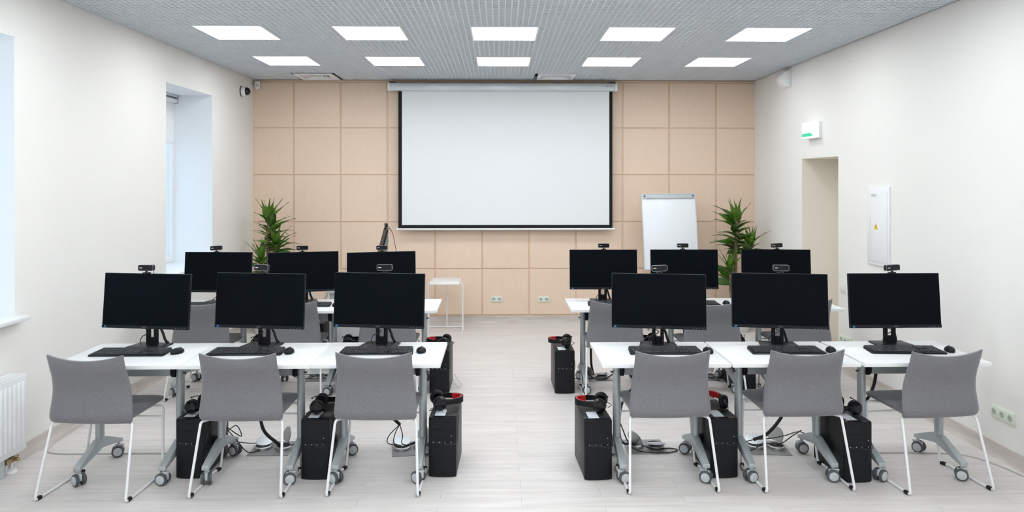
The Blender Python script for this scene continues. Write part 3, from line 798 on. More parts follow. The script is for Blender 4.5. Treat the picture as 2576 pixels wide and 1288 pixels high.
CAMYAW = {'FL1': 4, 'FL2': -6, 'FL3': 2, 'FR1': 8, 'FR2': 3, 'FR3': 8, 'BL1': 12, 'BL2': -4, 'BL3': -12, 'BR1': 2, 'BR2': 3, 'BR3': 14}
def make_webcam():
    w = empty('webcam')       # origin at the top edge of the monitor
    w0, h0 = 0.100, 0.038
    pr = rounded_rect(w0, h0, 0.009)
    MB().prism([(x, z + 0.036) for x, z in pr], -0.012, 0.014, 'y').build('body', 'black', w, True, 0.002, 1)
    MB().prism([(x * 0.985, z * 0.96 + 0.036) for x, z in pr], -0.0135, -0.0121, 'y').build('front_glass', 'gloss', w)
    rr = [(x * 1.0, -0.0126, z + 0.036) for x, z in pr]
    MB().tube(rr, 0.0007, 5, True).build('silver_rim', 'alu', w)
    MB().lathe([(0.0095, -0.0142), (0.0085, -0.0152), (0.004, -0.0147)], (0, 0, 0.036), 18, 'y').build('lens', 'gloss', w)
    b = MB()
    for k in range(4): b.box(-0.040 + k * 0.005, -0.0362 + k * 0.005, -0.0142, -0.0136, 0.034, 0.039)
    b.build('maker_mark', 'mark', w, False)
    s = MB().cyl((0, 0, 0.006), (0, 0, 0.018), 0.008, 10); s.box(-0.020, 0.020, -0.016, 0.022, 0.0, 0.006); s.box(-0.016, 0.016, 0.018, 0.023, -0.05, 0.002)
    s.box(-0.016, 0.016, -0.016, -0.0045, -0.006, 0.002)
    s.build('clip', 'black', w, True, 0.002, 1)
    MB().tube(smooth_path([(0.01, 0.014, 0.03), (0.025, 0.03, 0.022), (0.026, 0.04, -0.01), (0.02, 0.05, -0.06)]), 0.0018, 5).build('lead', 'cable', w)
    return w
pm = make_monitor(); pw = make_webcam(); MONS, CAMS = {}, {}
for k in MON:
    MONS[k] = pm if k == 'FL1' else copy_tree(pm); CAMS[k] = pw if k == 'FL1' else copy_tree(pw)
for k, (x, y, a) in MON.items():
    o = MONS[k]; w = CAMS[k]
    o.location = (x, y, 0.7252); o.rotation_euler.z = R(a)
    dz = {'BL': -0.028, 'BR': -0.012, 'FL': 0.003, 'FR': -0.002}[k[:2]]          # height each stand is set to
    for ch in o.children:
        if not ch.name.startswith(('stand', 'cable')): ch.location.z += dz
    tag(o, 'black widescreen monitor, switched off, ' + WHERE[k], 'monitor', 'black monitors on the desks')
    M0 = Matrix.Translation((x, y, 0.7252)) @ Matrix.Rotation(R(a), 4, 'Z') @ TILT
    p = M0 @ Vector((CAMOFF[k], 0.0045, 0.3545)) + Vector((0, 0, dz))
    w.location = p; w.rotation_euler = (R(-5) * 0.3, R({'BL1': -3, 'FR3': -3, 'BR3': -3, 'FR1': -2}.get(k, 0)), R(a + CAMYAW[k]))
    tag(w, 'black webcam clipped on the monitor ' + WHERE[k], 'webcam', 'webcams on the monitors')

# ================================================================ KEYBOARDS AND MICE
def make_keyboard():
    k = empty('keyboard')
    W, D = 0.465, 0.165
    out = [(x + (0.012 * (1 if x > 0 else -1) if y < 0 else 0), y) for x, y in rounded_rect(W - 0.024, D, 0.014)]
    lo = [(x, y, 0.0006) for x, y in out]; hi = [(x * 0.985, y * 0.96, 0.010 + 0.010 * (y + D / 2) / D) for x, y in out]
    MB().rings([lo, hi]).build('keyboard_body', 'black', k, True, 0.002, 1)
    kb = MB()
    def key(x, y, w, d):
        z = 0.0098 + 0.010 * (y + D / 2) / D
        t = 0.0045
        x0, x1, y0, y1 = x - w / 2, x + w / 2, y - d / 2, y + d / 2; i = 0.0022
        kb.add([(x0, y0, z), (x1, y0, z), (x1, y1, z), (x0, y1, z), (x0 + i, y0 + i, z + t), (x1 - i, y0 + i, z + t), (x1 - i, y1 - i, z + t), (x0 + i, y1 - i, z + t)],
               [(4, 5, 6, 7), (0, 1, 5, 4), (1, 2, 6, 5), (2, 3, 7, 6), (3, 0, 4, 7)])
    p = 0.0187
    for r in range(6):
        y = 0.058 - r * 0.0225
        for c in range(15):
            if r == 5 and 3 < c < 9: continue
            key(-0.2 + c * p, y, p - 0.002, 0.0165 if r else 0.012)
        for c in range(3): 
            if r in (3,): continue
            key(-0.2 + 15.5 * p + c * p, y, p - 0.002, 0.0165 if r else 0.012)
        for c in range(4): key(-0.2 + 18.8 * p + c * p * 0.98, y, p - 0.002, 0.0165 if r else 0.012)
    key(-0.2 + 6 * p, 0.058 - 5 * 0.0225, p * 5 - 0.002, 0.0165)
    o = kb.build('keys', 'key', k, False); o['kind'] = 'stuff'
    MB().prism([(-D / 2 + 0.0005, 0.004), (-D / 2 + 0.010, 0.0118), (-D / 2 + 0.013, 0.0118), (-D / 2 + 0.004, 0.003)], -W / 2 + 0.02, W / 2 - 0.02, 'x').build('front_edge', 'gloss', k, True)
    return k
def make_mouse():
    m = empty('mouse'); b = MB(); n = 20; rings = []
    for h, s in ((0.0005, 0.90), (0.006, 1.0), (0.014, 0.98), (0.023, 0.84), (0.030, 0.56), (0.0335, 0.20)):
        rings.append([(0.031 * s * math.cos(2 * math.pi * k / n) * (1 - 0.12 * math.sin(2 * math.pi * k / n) ** 2), 0.051 * s * math.sin(2 * math.pi * k / n) - 0.006 * (1 - s), h) for k in range(n)])
    b.rings(rings).build('mouse_body', 'black', m, True, 0, 2, 70)
    MB().torus((0, 0.026, 0.0245), 0.0065, 0.0035, 'x', 14, 6).build('scroll_wheel', 'dark_grey', m)
    MB().tube(smooth_path([(0, 0.046, 0.012), (0, 0.03, 0.0268), (0, 0.012, 0.0322), (0, 0.002, 0.0337)], 4), 0.0008, 5).build('button_gap', 'gloss', m)
    return m
KB = {'FL1': (-2.294, 4.508, 0), 'FL2': (-1.580, 4.513, 0), 'FL3': (-0.768, 4.515, 0), 'FR1': (1.043, 4.491, 0), 'FR2': (1.807, 4.488, -1), 'FR3': (2.558, 4.483, -3),
      'BL1': (-2.535, 6.237, 4), 'BL2': (-1.684, 6.222, 0), 'BL3': (-1.004, 6.222, 0), 'BR1': (0.999, 6.232, 0), 'BR2': (1.689, 6.232, 0), 'BR3': (2.454, 6.232, 0)}
MOUSE = {'FL1': (-2.012, 4.508, -20), 'FL2': (-1.315, 4.503, 5), 'FL3': (-0.491, 4.510, 0), 'FR1': (1.310, 4.468, 5), 'FR2': (2.089, 4.473, -15), 'FR3': (2.845, 4.471, -20),
         'BL1': (-2.221, 6.202, 0), 'BL2': (-1.405, 6.182, 0), 'BL3': (-0.710, 6.182, 0), 'BR1': (1.288, 6.202, 0), 'BR2': (1.982, 6.212, 0), 'BR3': (2.759, 6.202, 0)}
pk, pmo, first = make_keyboard(), make_mouse(), True
for k in KEYS:
    o = pk if first else copy_tree(pk); m = pmo if first else copy_tree(pmo); first = False
    x, y, a = KB[k]; o.location = (x, y, 0.7252); o.rotation_euler.z = R(a)
    tag(o, 'black keyboard on the desk ' + WHERE[k], 'keyboard', 'black keyboards on the desks')
    x, y, a = MOUSE[k]; m.location = (x, y, 0.7252); m.rotation_euler.z = R(a)
    tag(m, 'small black mouse on the desk ' + WHERE[k], 'mouse', 'black mice on the desks')

# ================================================================ COMPUTERS AND HEADSETS
def make_case():
    c = empty('computer_tower'); W, H, D = 0.168, 0.362, 0.385      # origin: front lower edge, depth towards +y
    MB().box(-W / 2, W / 2, 0.028, D, 0.008, H).build('case_body', 'black_metal', c, True, 0.003)
    fp = []
    for q in range(9):
        u = -1 + q / 4; fp.append((u * W / 2, -0.004 + 0.012 * abs(u) ** 3))
    fp += [(W / 2, 0.028), (-W / 2, 0.028)]
    MB().prism(fp, 0.004, H - 0.004, 'z').build('front_panel', 'black', c, True, 0.002, 1)
    for z0, z1 in ((0.292, 0.338), (0.245, 0.288)):
        MB().prism([(x * 0.86, y - 0.0018) for x, y in fp[:9]] + [(W / 2 * 0.86, 0.006), (-W / 2 * 0.86, 0.006)], z0, z1, 'z').build('drive_bay', 'black', c, True, 0.0012, 1)
    MB().prism([(x * 0.86, y - 0.0014) for x, y in fp[:9]] + [(W / 2 * 0.86, 0.006), (-W / 2 * 0.86, 0.006)], 0.203, 0.222, 'z').build('port_strip', 'gloss', c, True)
    p = MB()
    for x in (-0.055, -0.018, 0.015, 0.055): p.prism([(x - 0.003, 0.216), (x + 0.003, 0.216), (x, 0.2115)], -0.0072, -0.003, 'y')
    p.prism([(0.052, 0.255), (0.058, 0.255), (0.055, 0.2505)], -0.0072, -0.002, 'y')
    p.build('indicator_mark', 'light_grey', c, False)
    MB().box(-W / 2 + 0.006, W / 2 - 0.006, 0.004, 0.03, H - 0.004, H + 0.0015).build('top_lip', 'gloss', c, True, 0.001, 1)
    MB().box(-0.052, 0.012, 0.038, 0.155, H, H + 0.0008).build('inventory_label', 'label', c, False)
    for s in (-1, 1):
        v = MB()
        for i in range(7):
            for j in range(10): v.cbox((s * (W / 2 + 0.0003), 0.13 + i * 0.011, 0.13 + j * 0.011), (0.0012, 0.006, 0.006))
        v.build('side_vent', 'gloss', c, False)['kind'] = 'stuff'
    for x in (-0.06, 0.06):
        for y in (0.05, D - 0.04): MB().cyl((x, y, 0.0), (x, y, 0.009), 0.012, 10).build('case_foot', 'dark_grey', c)
    lead = MB().tube(smooth_path([(0.0, -0.006, 0.212), (0.02, -0.022, 0.208), (0.06, -0.018, 0.206), (0.087, 0.004, 0.212), (0.089, 0.06, 0.27), (0.0885, 0.12, 0.34)]), 0.0022, 5)
    lead.build('headset_lead', 'cable', c)
    return c
def make_headset():
    h = empty('headset')       # lies on its side: the band loops towards +x, the cups stand on edge
    A, B = 0.150, 0.074
    outer, inner = MB(), MB(); n = 26; ro, ri = [], []
    for k in range(n + 1):
        a = R(-90 + 180 * k / n); cx, cy = A * max(0, math.cos(a)) ** 0.8, B * math.sin(a)
        nx, ny = math.cos(a) * B, math.sin(a) * A; l = math.hypot(nx, ny); nx, ny = nx / l, ny / l
        hw = 0.013 + 0.006 * math.cos(a); zc = 0.049
        def sec(o0, o1): return [(cx + nx * o0, cy + ny * o0, zc - hw), (cx + nx * o1, cy + ny * o1, zc - hw), (cx + nx * o1, cy + ny * o1, zc + hw), (cx + nx * o0, cy + ny * o0, zc + hw)]
        ro.append(sec(0.0, 0.007)); 
        if 5 <= k <= n - 5: ri.append(sec(-0.009, 0.0))
    outer.rings(ro).build('headband', 'black', h); inner.rings(ri).build('headband_pad', 'red', h)
    for s in (-1, 1):
        y = s * B
        cup = MB().lathe([(0.022, y + s * 0.024), (0.036, y + s * 0.020), (0.043, y + s * 0.006), (0.043, y - s * 0.006), (0.036, y - s * 0.012)], (-0.004, 0, 0.0455), 24, 'y').build('ear_cup', 'gloss', h)
        MB().torus((-0.004, y - s * 0.017, 0.0455), 0.031, 0.0125, 'y', 24, 8).build('ear_pad', 'black', cup)
        MB().cbox((0.026, y + s * 0.012, 0.049), (0.05, 0.010, 0.022)).build('yoke', 'black', h, True, 0.003, 1)
    MB().tube(smooth_path([(-0.02, -B - 0.02, 0.03), (-0.05, -B - 0.018, 0.015), (-0.07, -B + 0.0, 0.008), (-0.05, -B + 0.05, 0.004)]), 0.0022, 5).build('lead', 'cable', h)
    MB().tube(smooth_path([(-0.03, B + 0.02, 0.06), (-0.045, B - 0.03, 0.075), (-0.05, B - 0.08, 0.08)]), [0.003] * 12 + [0.006], 6).build('microphone', 'black', h)
    return h
CASE = {'FL1': (-1.874, 4.362, -1), 'FL2': (-1.112, 4.332, -1), 'FL3': (-0.346, 4.358, -2.0), 'FR1': (0.597, 4.296, 3), 'FR2': (1.366, 4.312, 2.5), 'FR3': (2.146, 4.232, 3.0),
        'BL1': (-2.075, 6.065, 0), 'BL2': (-1.285, 6.065, 0), 'BL3': (-0.508, 6.063, -1), 'BR1': (0.556, 6.053, 1), 'BR2': (1.335, 6.085, 1), 'BR3': (2.115, 6.085, 1)}
HEAD = {'FL1': (-0.01, 0.16, -10), 'FL2': (-0.012, 0.17, 0), 'FL3': (-0.045, 0.20, 14), 'FR1': (0.045, 0.20, 168), 'FR2': (-0.01, 0.20, 80), 'FR3': (0.02, 0.19, 200),
        'BL1': (-0.03, 0.20, 10), 'BL2': (-0.03, 0.20, 10), 'BL3': (0.03, 0.20, 175), 'BR1': (0.03, 0.19, 172), 'BR2': (0.0, 0.2, 160), 'BR3': (0.0, 0.2, 170)}
pc, ph, first = make_case(), make_headset(), True
for k in KEYS:
    o = pc if first else copy_tree(pc); h = ph if first else copy_tree(ph); first = False
    x, y, a = CASE[k]; o.location = (x, y, 0.0); o.rotation_euler.z = R(a)
    tag(o, 'black computer tower on the floor ' + WHERE[k], 'computer', 'black computer towers under the desks')
    dx, dy, ha = HEAD[k]; q = Matrix.Rotation(R(a), 4, 'Z') @ Vector((dx, dy, 0))
    h.location = (x + q.x, y + q.y, 0.3632); h.rotation_euler.z = R(ha)
    tag(h, 'black and red headset on the tower ' + WHERE[k], 'headset', 'headsets on the computer towers')

# ================================================================ FLOOR BOXES, HOSES, CABLES
def make_floor_box():
    b = empty('floor_box')
    MB().box(-0.135, 0.135, -0.13, 0.13, 0.0002, 0.004).build('cover_plate', 'steel', b, True, 0.001, 1)
    for s in (-1, 1):
        MB().lathe([(0.060, 0.004), (0.058, 0.020), (0.050, 0.024)], (s * 0.068, 0.0, 0), 24).build('outlet_ring', 'steel', b)
        MB().lathe([(0.046, 0.0245), (0.044, 0.0255)], (s * 0.068, -0.004, 0), 20).build('outlet_well', 'black', b)
    d = MB().prism([(0.062 * math.cos(R(q)), 0.062 * math.sin(R(q))) for q in range(-30, 211, 12)], -0.004, 0.004, 'y')
    d.xf(Matrix.Translation((0.075, 0.045, 0.070)) @ Matrix.Rotation(R(-55), 4, 'Z') @ Matrix.Rotation(R(-20), 4, 'X')); d.build('open_lid', 'steel', b, True, 0.001, 1)
    d = MB().lathe([(0.060, 0.0), (0.060, 0.007), (0.05, 0.009)], (0, 0, 0), 26); d.xf(Matrix.Translation((-0.07, 0.045, 0.036)) @ Matrix.Rotation(R(14), 4, 'X')); d.build('laid_lid', 'alu', b)
    return b
BOX = {'FL2': ((-1.520, 4.845), 'under the middle desk of the front left row'), 'FL3': ((-0.585, 4.83), 'under the aisle desk of the front left row'), 'FR1': ((0.985, 4.83), 'under the aisle desk of the front right row'), 'FR2': ((1.80, 4.80), 'under the middle desk of the front right row'),
       'BL2': ((-1.62, 6.58), 'under the middle desk of the back left row'), 'BR1': ((0.87, 6.55), 'under the aisle desk of the back right row'), 'BR2': ((1.86, 6.55), 'under the middle desk of the back right row')}
pb, first = make_floor_box(), True
for k, ((x, y), lb) in BOX.items():
    o = pb if first else copy_tree(pb); first = False
    o.location = (x, y, 0); o.rotation_euler.z = R({'FL3': 8, 'FR1': 180, 'FR2': -6, 'BR1': 190}.get(k, 0))
    tag(o, 'open grey metal floor box with outlets ' + lb, 'floor box', 'floor boxes with open lids')
def hose(pts, label, r=0.0115):
    P = smooth_path(pts, 16); rr = [r * (1.0 if i % 2 else 0.86) for i in range(len(P))]
    tag(MB().tube(P, rr, 10).build('cable_hose', 'cable', None), label, 'cable hose', 'black hoses hanging from the desks')
def cord(pts, label, r=0.0032, mat='cable', group='black cables on the floor', name='power_cord'):
    tag(MB().tube(smooth_path(pts, 8), r, 6).build(name, mat, None), label, 'cable', group)
hose([(-1.60, 4.60, 0.699), (-1.575, 4.63, 0.50), (-1.565, 4.68, 0.34), (-1.545, 4.72, 0.17), (-1.48, 4.79, 0.06), (-1.458, 4.82, 0.03)], 'black corrugated hose from the middle desk of the front left row to the floor box')
hose([(-0.80, 4.55, 0.699), (-0.755, 4.58, 0.45), (-0.70, 4.66, 0.28), (-0.655, 4.72, 0.20)], 'short black hose under the aisle desk of the front left row ending in cables')
hose([(0.98, 4.52, 0.699), (0.87, 4.53, 0.52), (0.79, 4.55, 0.40), (0.772, 4.58, 0.26), (0.80, 4.66, 0.10), (0.91, 4.79, 0.034)], 'black hose beside the chair at the aisle desk of the front right row', 0.008)
hose([(1.90, 4.60, 0.699), (1.89, 4.63, 0.45), (1.87, 4.68, 0.27), (1.79, 4.74, 0.12), (1.70, 4.76, 0.07)], 'black hose from the middle desk of the front right row bending to the floor')
hose([(2.455, 4.62, 0.699), (2.47, 4.66, 0.50), (2.455, 4.72, 0.36), (2.39, 4.76, 0.24), (2.36, 4.76, 0.02)], 'black hose hanging from the wall-side desk of the front right row')
hose([(-1.93, 6.28, 0.699), (-1.90, 6.30, 0.45), (-1.85, 6.38, 0.22), (-1.76, 6.50, 0.03)], 'black hose from the middle desk of the back left row')
hose([(0.86, 6.33, 0.699), (0.82, 6.36, 0.40), (0.83, 6.44, 0.16), (0.86, 6.52, 0.035)], 'black hose from the aisle desk of the back right row')
hose([(1.62, 6.33, 0.699), (1.66, 6.36, 0.40), (1.74, 6.44, 0.14), (1.80, 6.52, 0.035)], 'black hose from the middle desk of the back right row')
cord([(-1.785, 4.66, 0.33), (-1.77, 4.68, 0.20), (-1.72, 4.70, 0.12), (-1.66, 4.74, 0.02), (-1.60, 4.78, 0.012), (-1.56, 4.82, 0.028)], 'black cable falling behind the tower to the floor box of the front left row')
cord([(-1.80, 4.72, 0.20), (-1.72, 4.80, 0.10), (-1.77, 4.84, 0.16), (-1.83, 4.80, 0.09), (-1.68, 4.84, 0.04), (-1.55, 4.90, 0.03)], 'looped black cable by the rear caster of the front left row')
cord([(-1.40, 4.82, 0.03), (-1.34, 4.84, 0.04), (-1.27, 4.80, 0.02), (-1.215, 4.74, 0.10), (-1.20, 4.72, 0.20)], 'black cable from the floor box up behind the middle tower of the front left row')
for q, (dx, dz) in enumerate(((-0.06, 0.02), (-0.02, 0.06), (0.03, 0.03))):
    cord([(-0.655, 4.72, 0.20), (-0.67 + dx, 4.75, 0.11 + dz * 0.3), (-0.68 + dx, 4.79, 0.05), (-0.62 + dx * 0.5, 4.82, 0.028), (-0.55, 4.84, 0.03 + dz * 0.3)], ['black cable drooping left from the short hose by the left aisle desk', 'black cable in the middle below the short hose by the left aisle desk', 'black cable drooping right from the short hose by the left aisle desk'][q])
cord([(0.80, 4.72, 0.20), (0.86, 4.74, 0.06), (0.92, 4.74, 0.012), (1.02, 4.71, 0.006), (1.14, 4.72, 0.006), (1.19, 4.76, 0.006), (1.14, 4.79, 0.006), (1.03, 4.77, 0.008), (0.95, 4.80, 0.027)], 'black cable lying in a long loop on the floor beside the right aisle desk', 0.004)
cord([(1.70, 4.76, 0.07), (1.63, 4.76, 0.05), (1.60, 4.70, 0.03), (1.66, 4.68, 0.03), (1.76, 4.72, 0.06), (1.84, 4.75, 0.03)], 'coil of black cable on the floor box of the front right row')
cord([(1.70, 4.76, 0.07), (1.82, 4.77, 0.075), (1.91, 4.74, 0.105), (1.978, 4.68, 0.150), (2.06, 4.66, 0.12), (2.15, 4.64, 0.16)], 'black cable running from the right floor box along the caster')
cord([(1.868, 4.79, 0.028), (1.90, 4.76, 0.05), (1.94, 4.71, 0.11), (1.978, 4.65, 0.170)], 'black cable rising from the right floor box to the desk foot')
cord([(-1.93, 6.42, 0.24), (-1.90, 6.44, 0.10), (-1.80, 6.46, 0.03), (-1.70, 6.52, 0.02), (-1.62, 6.56, 0.028)], 'black cable on the floor under the middle desk of the back left row')
cord([(-1.95, 6.40, 0.16), (-1.86, 6.45, 0.07), (-1.72, 6.55, 0.04), (-1.60, 6.60, 0.03)], 'second black cable beside it under the middle desk of the back left row')
cord([(0.74, 6.36, 0.20), (0.80, 6.40, 0.08), (0.86, 6.44, 0.02), (0.96, 6.44, 0.02), (1.04, 6.46, 0.06), (1.16, 6.44, 0.08)], 'black cable bundle on the floor under the aisle desk of the back right row', 0.006)
cord([(0.66, 6.42, 0.03), (0.78, 6.44, 0.02), (0.88, 6.46, 0.03), (0.98, 6.52, 0.05), (0.94, 6.56, 0.03)], 'black cable loop on the floor box beside the back right aisle desk')
cord([(1.88, 6.53, 0.03), (1.94, 6.45, 0.02), (2.02, 6.42, 0.06), (2.06, 6.42, 0.09)], 'black cable by the caster under the middle desk of the back right row')
cord([(1.88, 6.50, 0.028), (1.96, 6.42, 0.007), (2.05, 6.40, 0.007), (2.10, 6.44, 0.05)], 'black cable lying under the caster of the back right row')
cord([(XL + 0.05, 5.75, 0.10), (XL + 0.055, 5.3, 0.05), (XL + 0.07, 4.92, 0.012), (XL + 0.16, 4.78, 0.005), (-2.6, 4.765, 0.005), (-2.2, 4.765, 0.005), (-2.0, 4.765, 0.005)], 'thin grey wire along the left wall and across the floor', 0.0035, 'wire', None, 'thin_wire')
cord([(2.24, 4.70, 0.005), (2.55, 4.69, 0.005), (2.85, 4.68, 0.005), (3.05, 4.63, 0.006), (3.14, 4.50, 0.006), (3.19, 4.30, 0.006), (3.20, 4.10, 0.006)], 'thin grey wire across the floor to the right wall', 0.0035, 'wire', None, 'thin_wire')
cord([(XL + 0.06, 7.2, 0.06), (XL + 0.09, 6.72, 0.02), (-2.85, 6.50, 0.005), (-2.5, 6.47, 0.005), (-2.1, 6.46, 0.005)], 'thin grey wire across the floor under the back left row', 0.003, 'wire', None, 'thin_wire')
cord([(-0.40, 6.33, 0.10), (-0.36, 6.30, 0.05), (-0.33, 6.27, 0.02), (-0.36, 6.25, 0.005), (-0.38, 6.27, 0.02), (-0.405, 6.30, 0.06)], 'thin grey wire loop beside the aisle tower of the back left row', 0.002, 'wire', None, 'thin_wire')

# ================================================================ FRONT OF THE ROOM
# ---- white C-shaped side table
st = tag(empty('side_table', (-0.645, 8.62, 0)), 'small white metal side table standing before the beige wall by the aisle', 'side table')
MB().prism(rounded_rect(0.355, 0.50, 0.03), 0.592, 0.606, 'z').build('tabletop', 'white_metal', st, True, 0.003)
for s in (-1, 1):
    MB().tube(fillet([(s * 0.12, -0.20, 0.585), (s * 0.205, -0.20, 0.585), (s * 0.205, -0.20, 0.010), (s * 0.205, -0.235, 0.010)], 0.03, 5) if False else fillet([(s * 0.10, 0.0, 0.584), (s * 0.205, 0.0, 0.584), (s * 0.205, 0.0, 0.010)], 0.05, 6), 0.009, 10).build('leg', 'white_metal', st)
    MB().tube([(s * 0.205, -0.24, 0.0095), (s * 0.205, 0.20, 0.0095)], 0.009, 10).build('foot_bar', 'white_metal', st)
MB().tube([(0.0, 0.20, 0.0095), (0.0, 0.20, 0.592)], 0.008, 10).build('leg', 'white_metal', st)
MB().tube([(-0.205, 0.20, 0.0095), (0.205, 0.20, 0.0095)], 0.009, 10).build('rear_bar', 'white_metal', st)

# ---- flip chart on a tripod
fc = tag(empty('flip_chart', (2.094, 8.66, 0)), 'white flip chart board leaning on a tripod against the beige wall', 'flip chart')
LEAN = Matrix.Translation((0, -0.01, 0.735)) @ Matrix.Rotation(R(-9), 4, 'X') @ Matrix.Rotation(R(-0.6), 4, 'Y')
MB().box(-0.325, 0.325, 0, 0.014, 0, 0.915).xf(LEAN).build('board', 'board', fc, True, 0.002)
for bx in ((-0.335, -0.325, -0.004, 0.018, -0.005, 0.925), (0.325, 0.335, -0.004, 0.018, -0.005, 0.925), (-0.325, 0.325, -0.004, 0.018, 0.9155, 0.925), (-0.325, 0.325, -0.004, 0.018, -0.010, -0.0005)):
    MB().box(*bx).xf(LEAN).build('board_edge', 'alu', fc, True, 0.002, 1)
MB().box(-0.315, 0.315, -0.020, -0.001, 0.865, 0.912).xf(LEAN).build('paper_clamp', 'light_grey', fc, True, 0.004)
for x in (-0.30, 0.30): MB().cyl((x, -0.03, 0.893), (x, -0.0205, 0.893), 0.010, 12).xf(LEAN).build('clamp_screw', 'dark_grey', fc)
MB().box(-0.30, 0.30, -0.07, -0.006, -0.012, -0.006).xf(LEAN).build('pen_tray', 'light_grey', fc, True, 0.002)
for p in ((-0.30, -0.08, 0.0), (0.30, -0.08, 0.0), (0.0, 0.40, 0.0)):
    MB().tube([(p[0] * 0.35, 0.155 + p[1] * 0.1, 1.25), (p[0], p[1], 0.006)], 0.012, 10).build('leg', 'tree', fc)

# ---- dracaena plants
def leaf_mesh(l, w, droop, fold, name):
    n = 9; vs, fs = [], []; x = z = 0.0; ang = 0.0
    for i in range(n + 1):
        u = i / n
        hw = w * (0.28 + 0.72 * math.sin(math.pi * min(1, u * 1.25 + 0.1) ** 0.9)) * (1 - u ** 4) if u < 1 else 0.0005
        hw = max(hw, 0.0006); wav = 0.004 * math.sin(u * 17 + l * 50)
        vs += [(x, -hw, z + fold * hw + wav), (x, 0, z), (x, hw, z + fold * hw - wav)]
        ang += droop / n * (0.4 + 1.4 * u); x += l / n * math.cos(ang); z -= l / n * math.sin(ang)
    for i in range(n):
        a = i * 3; fs += [(a, a + 3, a + 4, a + 1), (a + 1, a + 4, a + 5, a + 2)]
    m = len(vs); vs += [(q[0], q[1], q[2] - 0.0012) for q in vs]; fs += [tuple(k + m for k in f[::-1]) for f in fs]
    for i in range(n):
        a = i * 3; fs += [(a, a + m, a + 3 + m, a + 3), (a + 2, a + 5, a + 5 + m, a + 2 + m)]
    fs += [(0, 1, 1 + m, m), (1, 2, 2 + m, 1 + m), (n * 3, n * 3 + m, n * 3 + 1 + m, n * 3 + 1), (n * 3 + 1, n * 3 + 1 + m, n * 3 + 2 + m, n * 3 + 2)]
    return MB().add(vs, fs)
LEAVES = []
for q, (l, w, d, mt) in enumerate([(0.31, 0.044, 0.20, 'leaf2'), (0.36, 0.052, 0.7, 'leaf'), (0.38, 0.044, 1.2, 'leaf'), (0.30, 0.040, 1.5, 'leaf'), (0.33, 0.045, 0.4, 'leaf2'), (0.24, 0.030, 0.9, 'leaf')]):
    o = leaf_mesh(l, w, d, 0.35, 'leaf').build('leaf', mt, None, True, 0, 2, 80); LEAVES.append(o.data); bpy.data.objects.remove(o)
def plant(loc, label, heads, trunk, seed, sway):
    rg = random.Random(seed)
    p = tag(empty('potted_plant', loc), label, 'plant', 'potted dracaena plants at the panelled wall')
    MB().lathe([(0.13, 0.0), (0.14, 0.01), (0.175, 0.34), (0.178, 0.36), (0.165, 0.36), (0.16, 0.32)], (0, 0, 0), 28).build('pot', 'pot', p)
    MB().lathe([(0.160, 0.30), (0.160, 0.325), (0.02, 0.333)], (0, 0, 0), 24).build('soil', 'soil', p)
    for pts, r in trunk:
        P = smooth_path(pts, 6); MB().tube(P, [r * (1.05 - 0.35 * i / len(P)) for i in range(len(P))], 9).build('stem', 'bark', p)
    def put(pos, az, el, m, sc, tw=0.5):
        o = link('leaf', LEAVES[m], p)
        o.matrix_local = Matrix.Translation(pos) @ Matrix.Rotation(az, 4, 'Z') @ Matrix.Rotation(-el, 4, 'Y') @ Matrix.Rotation(rg.uniform(-tw, tw), 4, 'X') @ Matrix.Scale(sc, 4)
    for (hx, hy, hz), n_up, n_side, sc, span in heads:
        for i in range(n_up):
            u = i / max(1, n_up - 1)
            put((hx + rg.uniform(-0.01, 0.01), hy, hz - 0.02 + 0.02 * u), i * 2.399 + seed, R(86 - 34 * u + rg.uniform(-4, 4)), rg.choice([0, 0, 4]), sc * rg.uniform(0.85, 1.02))
        for i in range(n_side):
            u = i / max(1, n_side - 1)
            az = (0 if i % 2 else math.pi) + rg.uniform(-0.95, 0.95)
            lim = sc * rg.uniform(0.8, 1.0)
            if math.cos(az) * sway > 0.2: lim *= 0.58         # shorter towards the side wall
            if math.sin(az) > 0.3: lim *= 0.9
            put((hx, hy, hz - 0.03 - span * u), az, R(54 - 42 * u + rg.uniform(-9, 9)), rg.choice([1, 1, 2, 3, 4]), lim * 1.12, 1.1)
plant((-2.775, 8.60, 0), 'leafy green dracaena in a pot in the corner by the left wall',
      [((0.02, 0, 1.33), 9, 24, 1.0, 0.34), ((0.125, -0.03, 1.05), 8, 12, 0.9, 0.10), ((-0.06, -0.04, 0.86), 7, 12, 0.95, 0.14)],
      [([(0.0, 0, 0.32), (0.01, 0, 0.8), (0.02, 0, 1.35)], 0.022), ([(0.04, -0.03, 0.32), (0.09, -0.03, 0.75), (0.125, -0.03, 1.05)], 0.016), ([(-0.05, -0.03, 0.32), (-0.07, -0.04, 0.6), (-0.06, -0.04, 0.86)], 0.016)], 1, -1)
plant((2.868, 8.58, 0), 'leafy green dracaena in a pot in the corner by the right wall',
      [((0.0, 0, 1.32), 9, 26, 1.0, 0.36), ((0.15, -0.03, 1.03), 7, 12, 0.9, 0.08), ((-0.10, -0.05, 0.72), 7, 12, 1.0, 0.12)],
      [([(-0.01, 0, 0.32), (-0.02, 0, 0.8), (0.0, 0, 1.34)], 0.026), ([(0.04, -0.02, 0.32), (0.11, -0.03, 0.7), (0.15, -0.03, 1.03)], 0.016), ([(-0.06, -0.03, 0.32), (-0.10, -0.05, 0.5), (-0.10, -0.05, 0.73)], 0.016)], 4, 1)

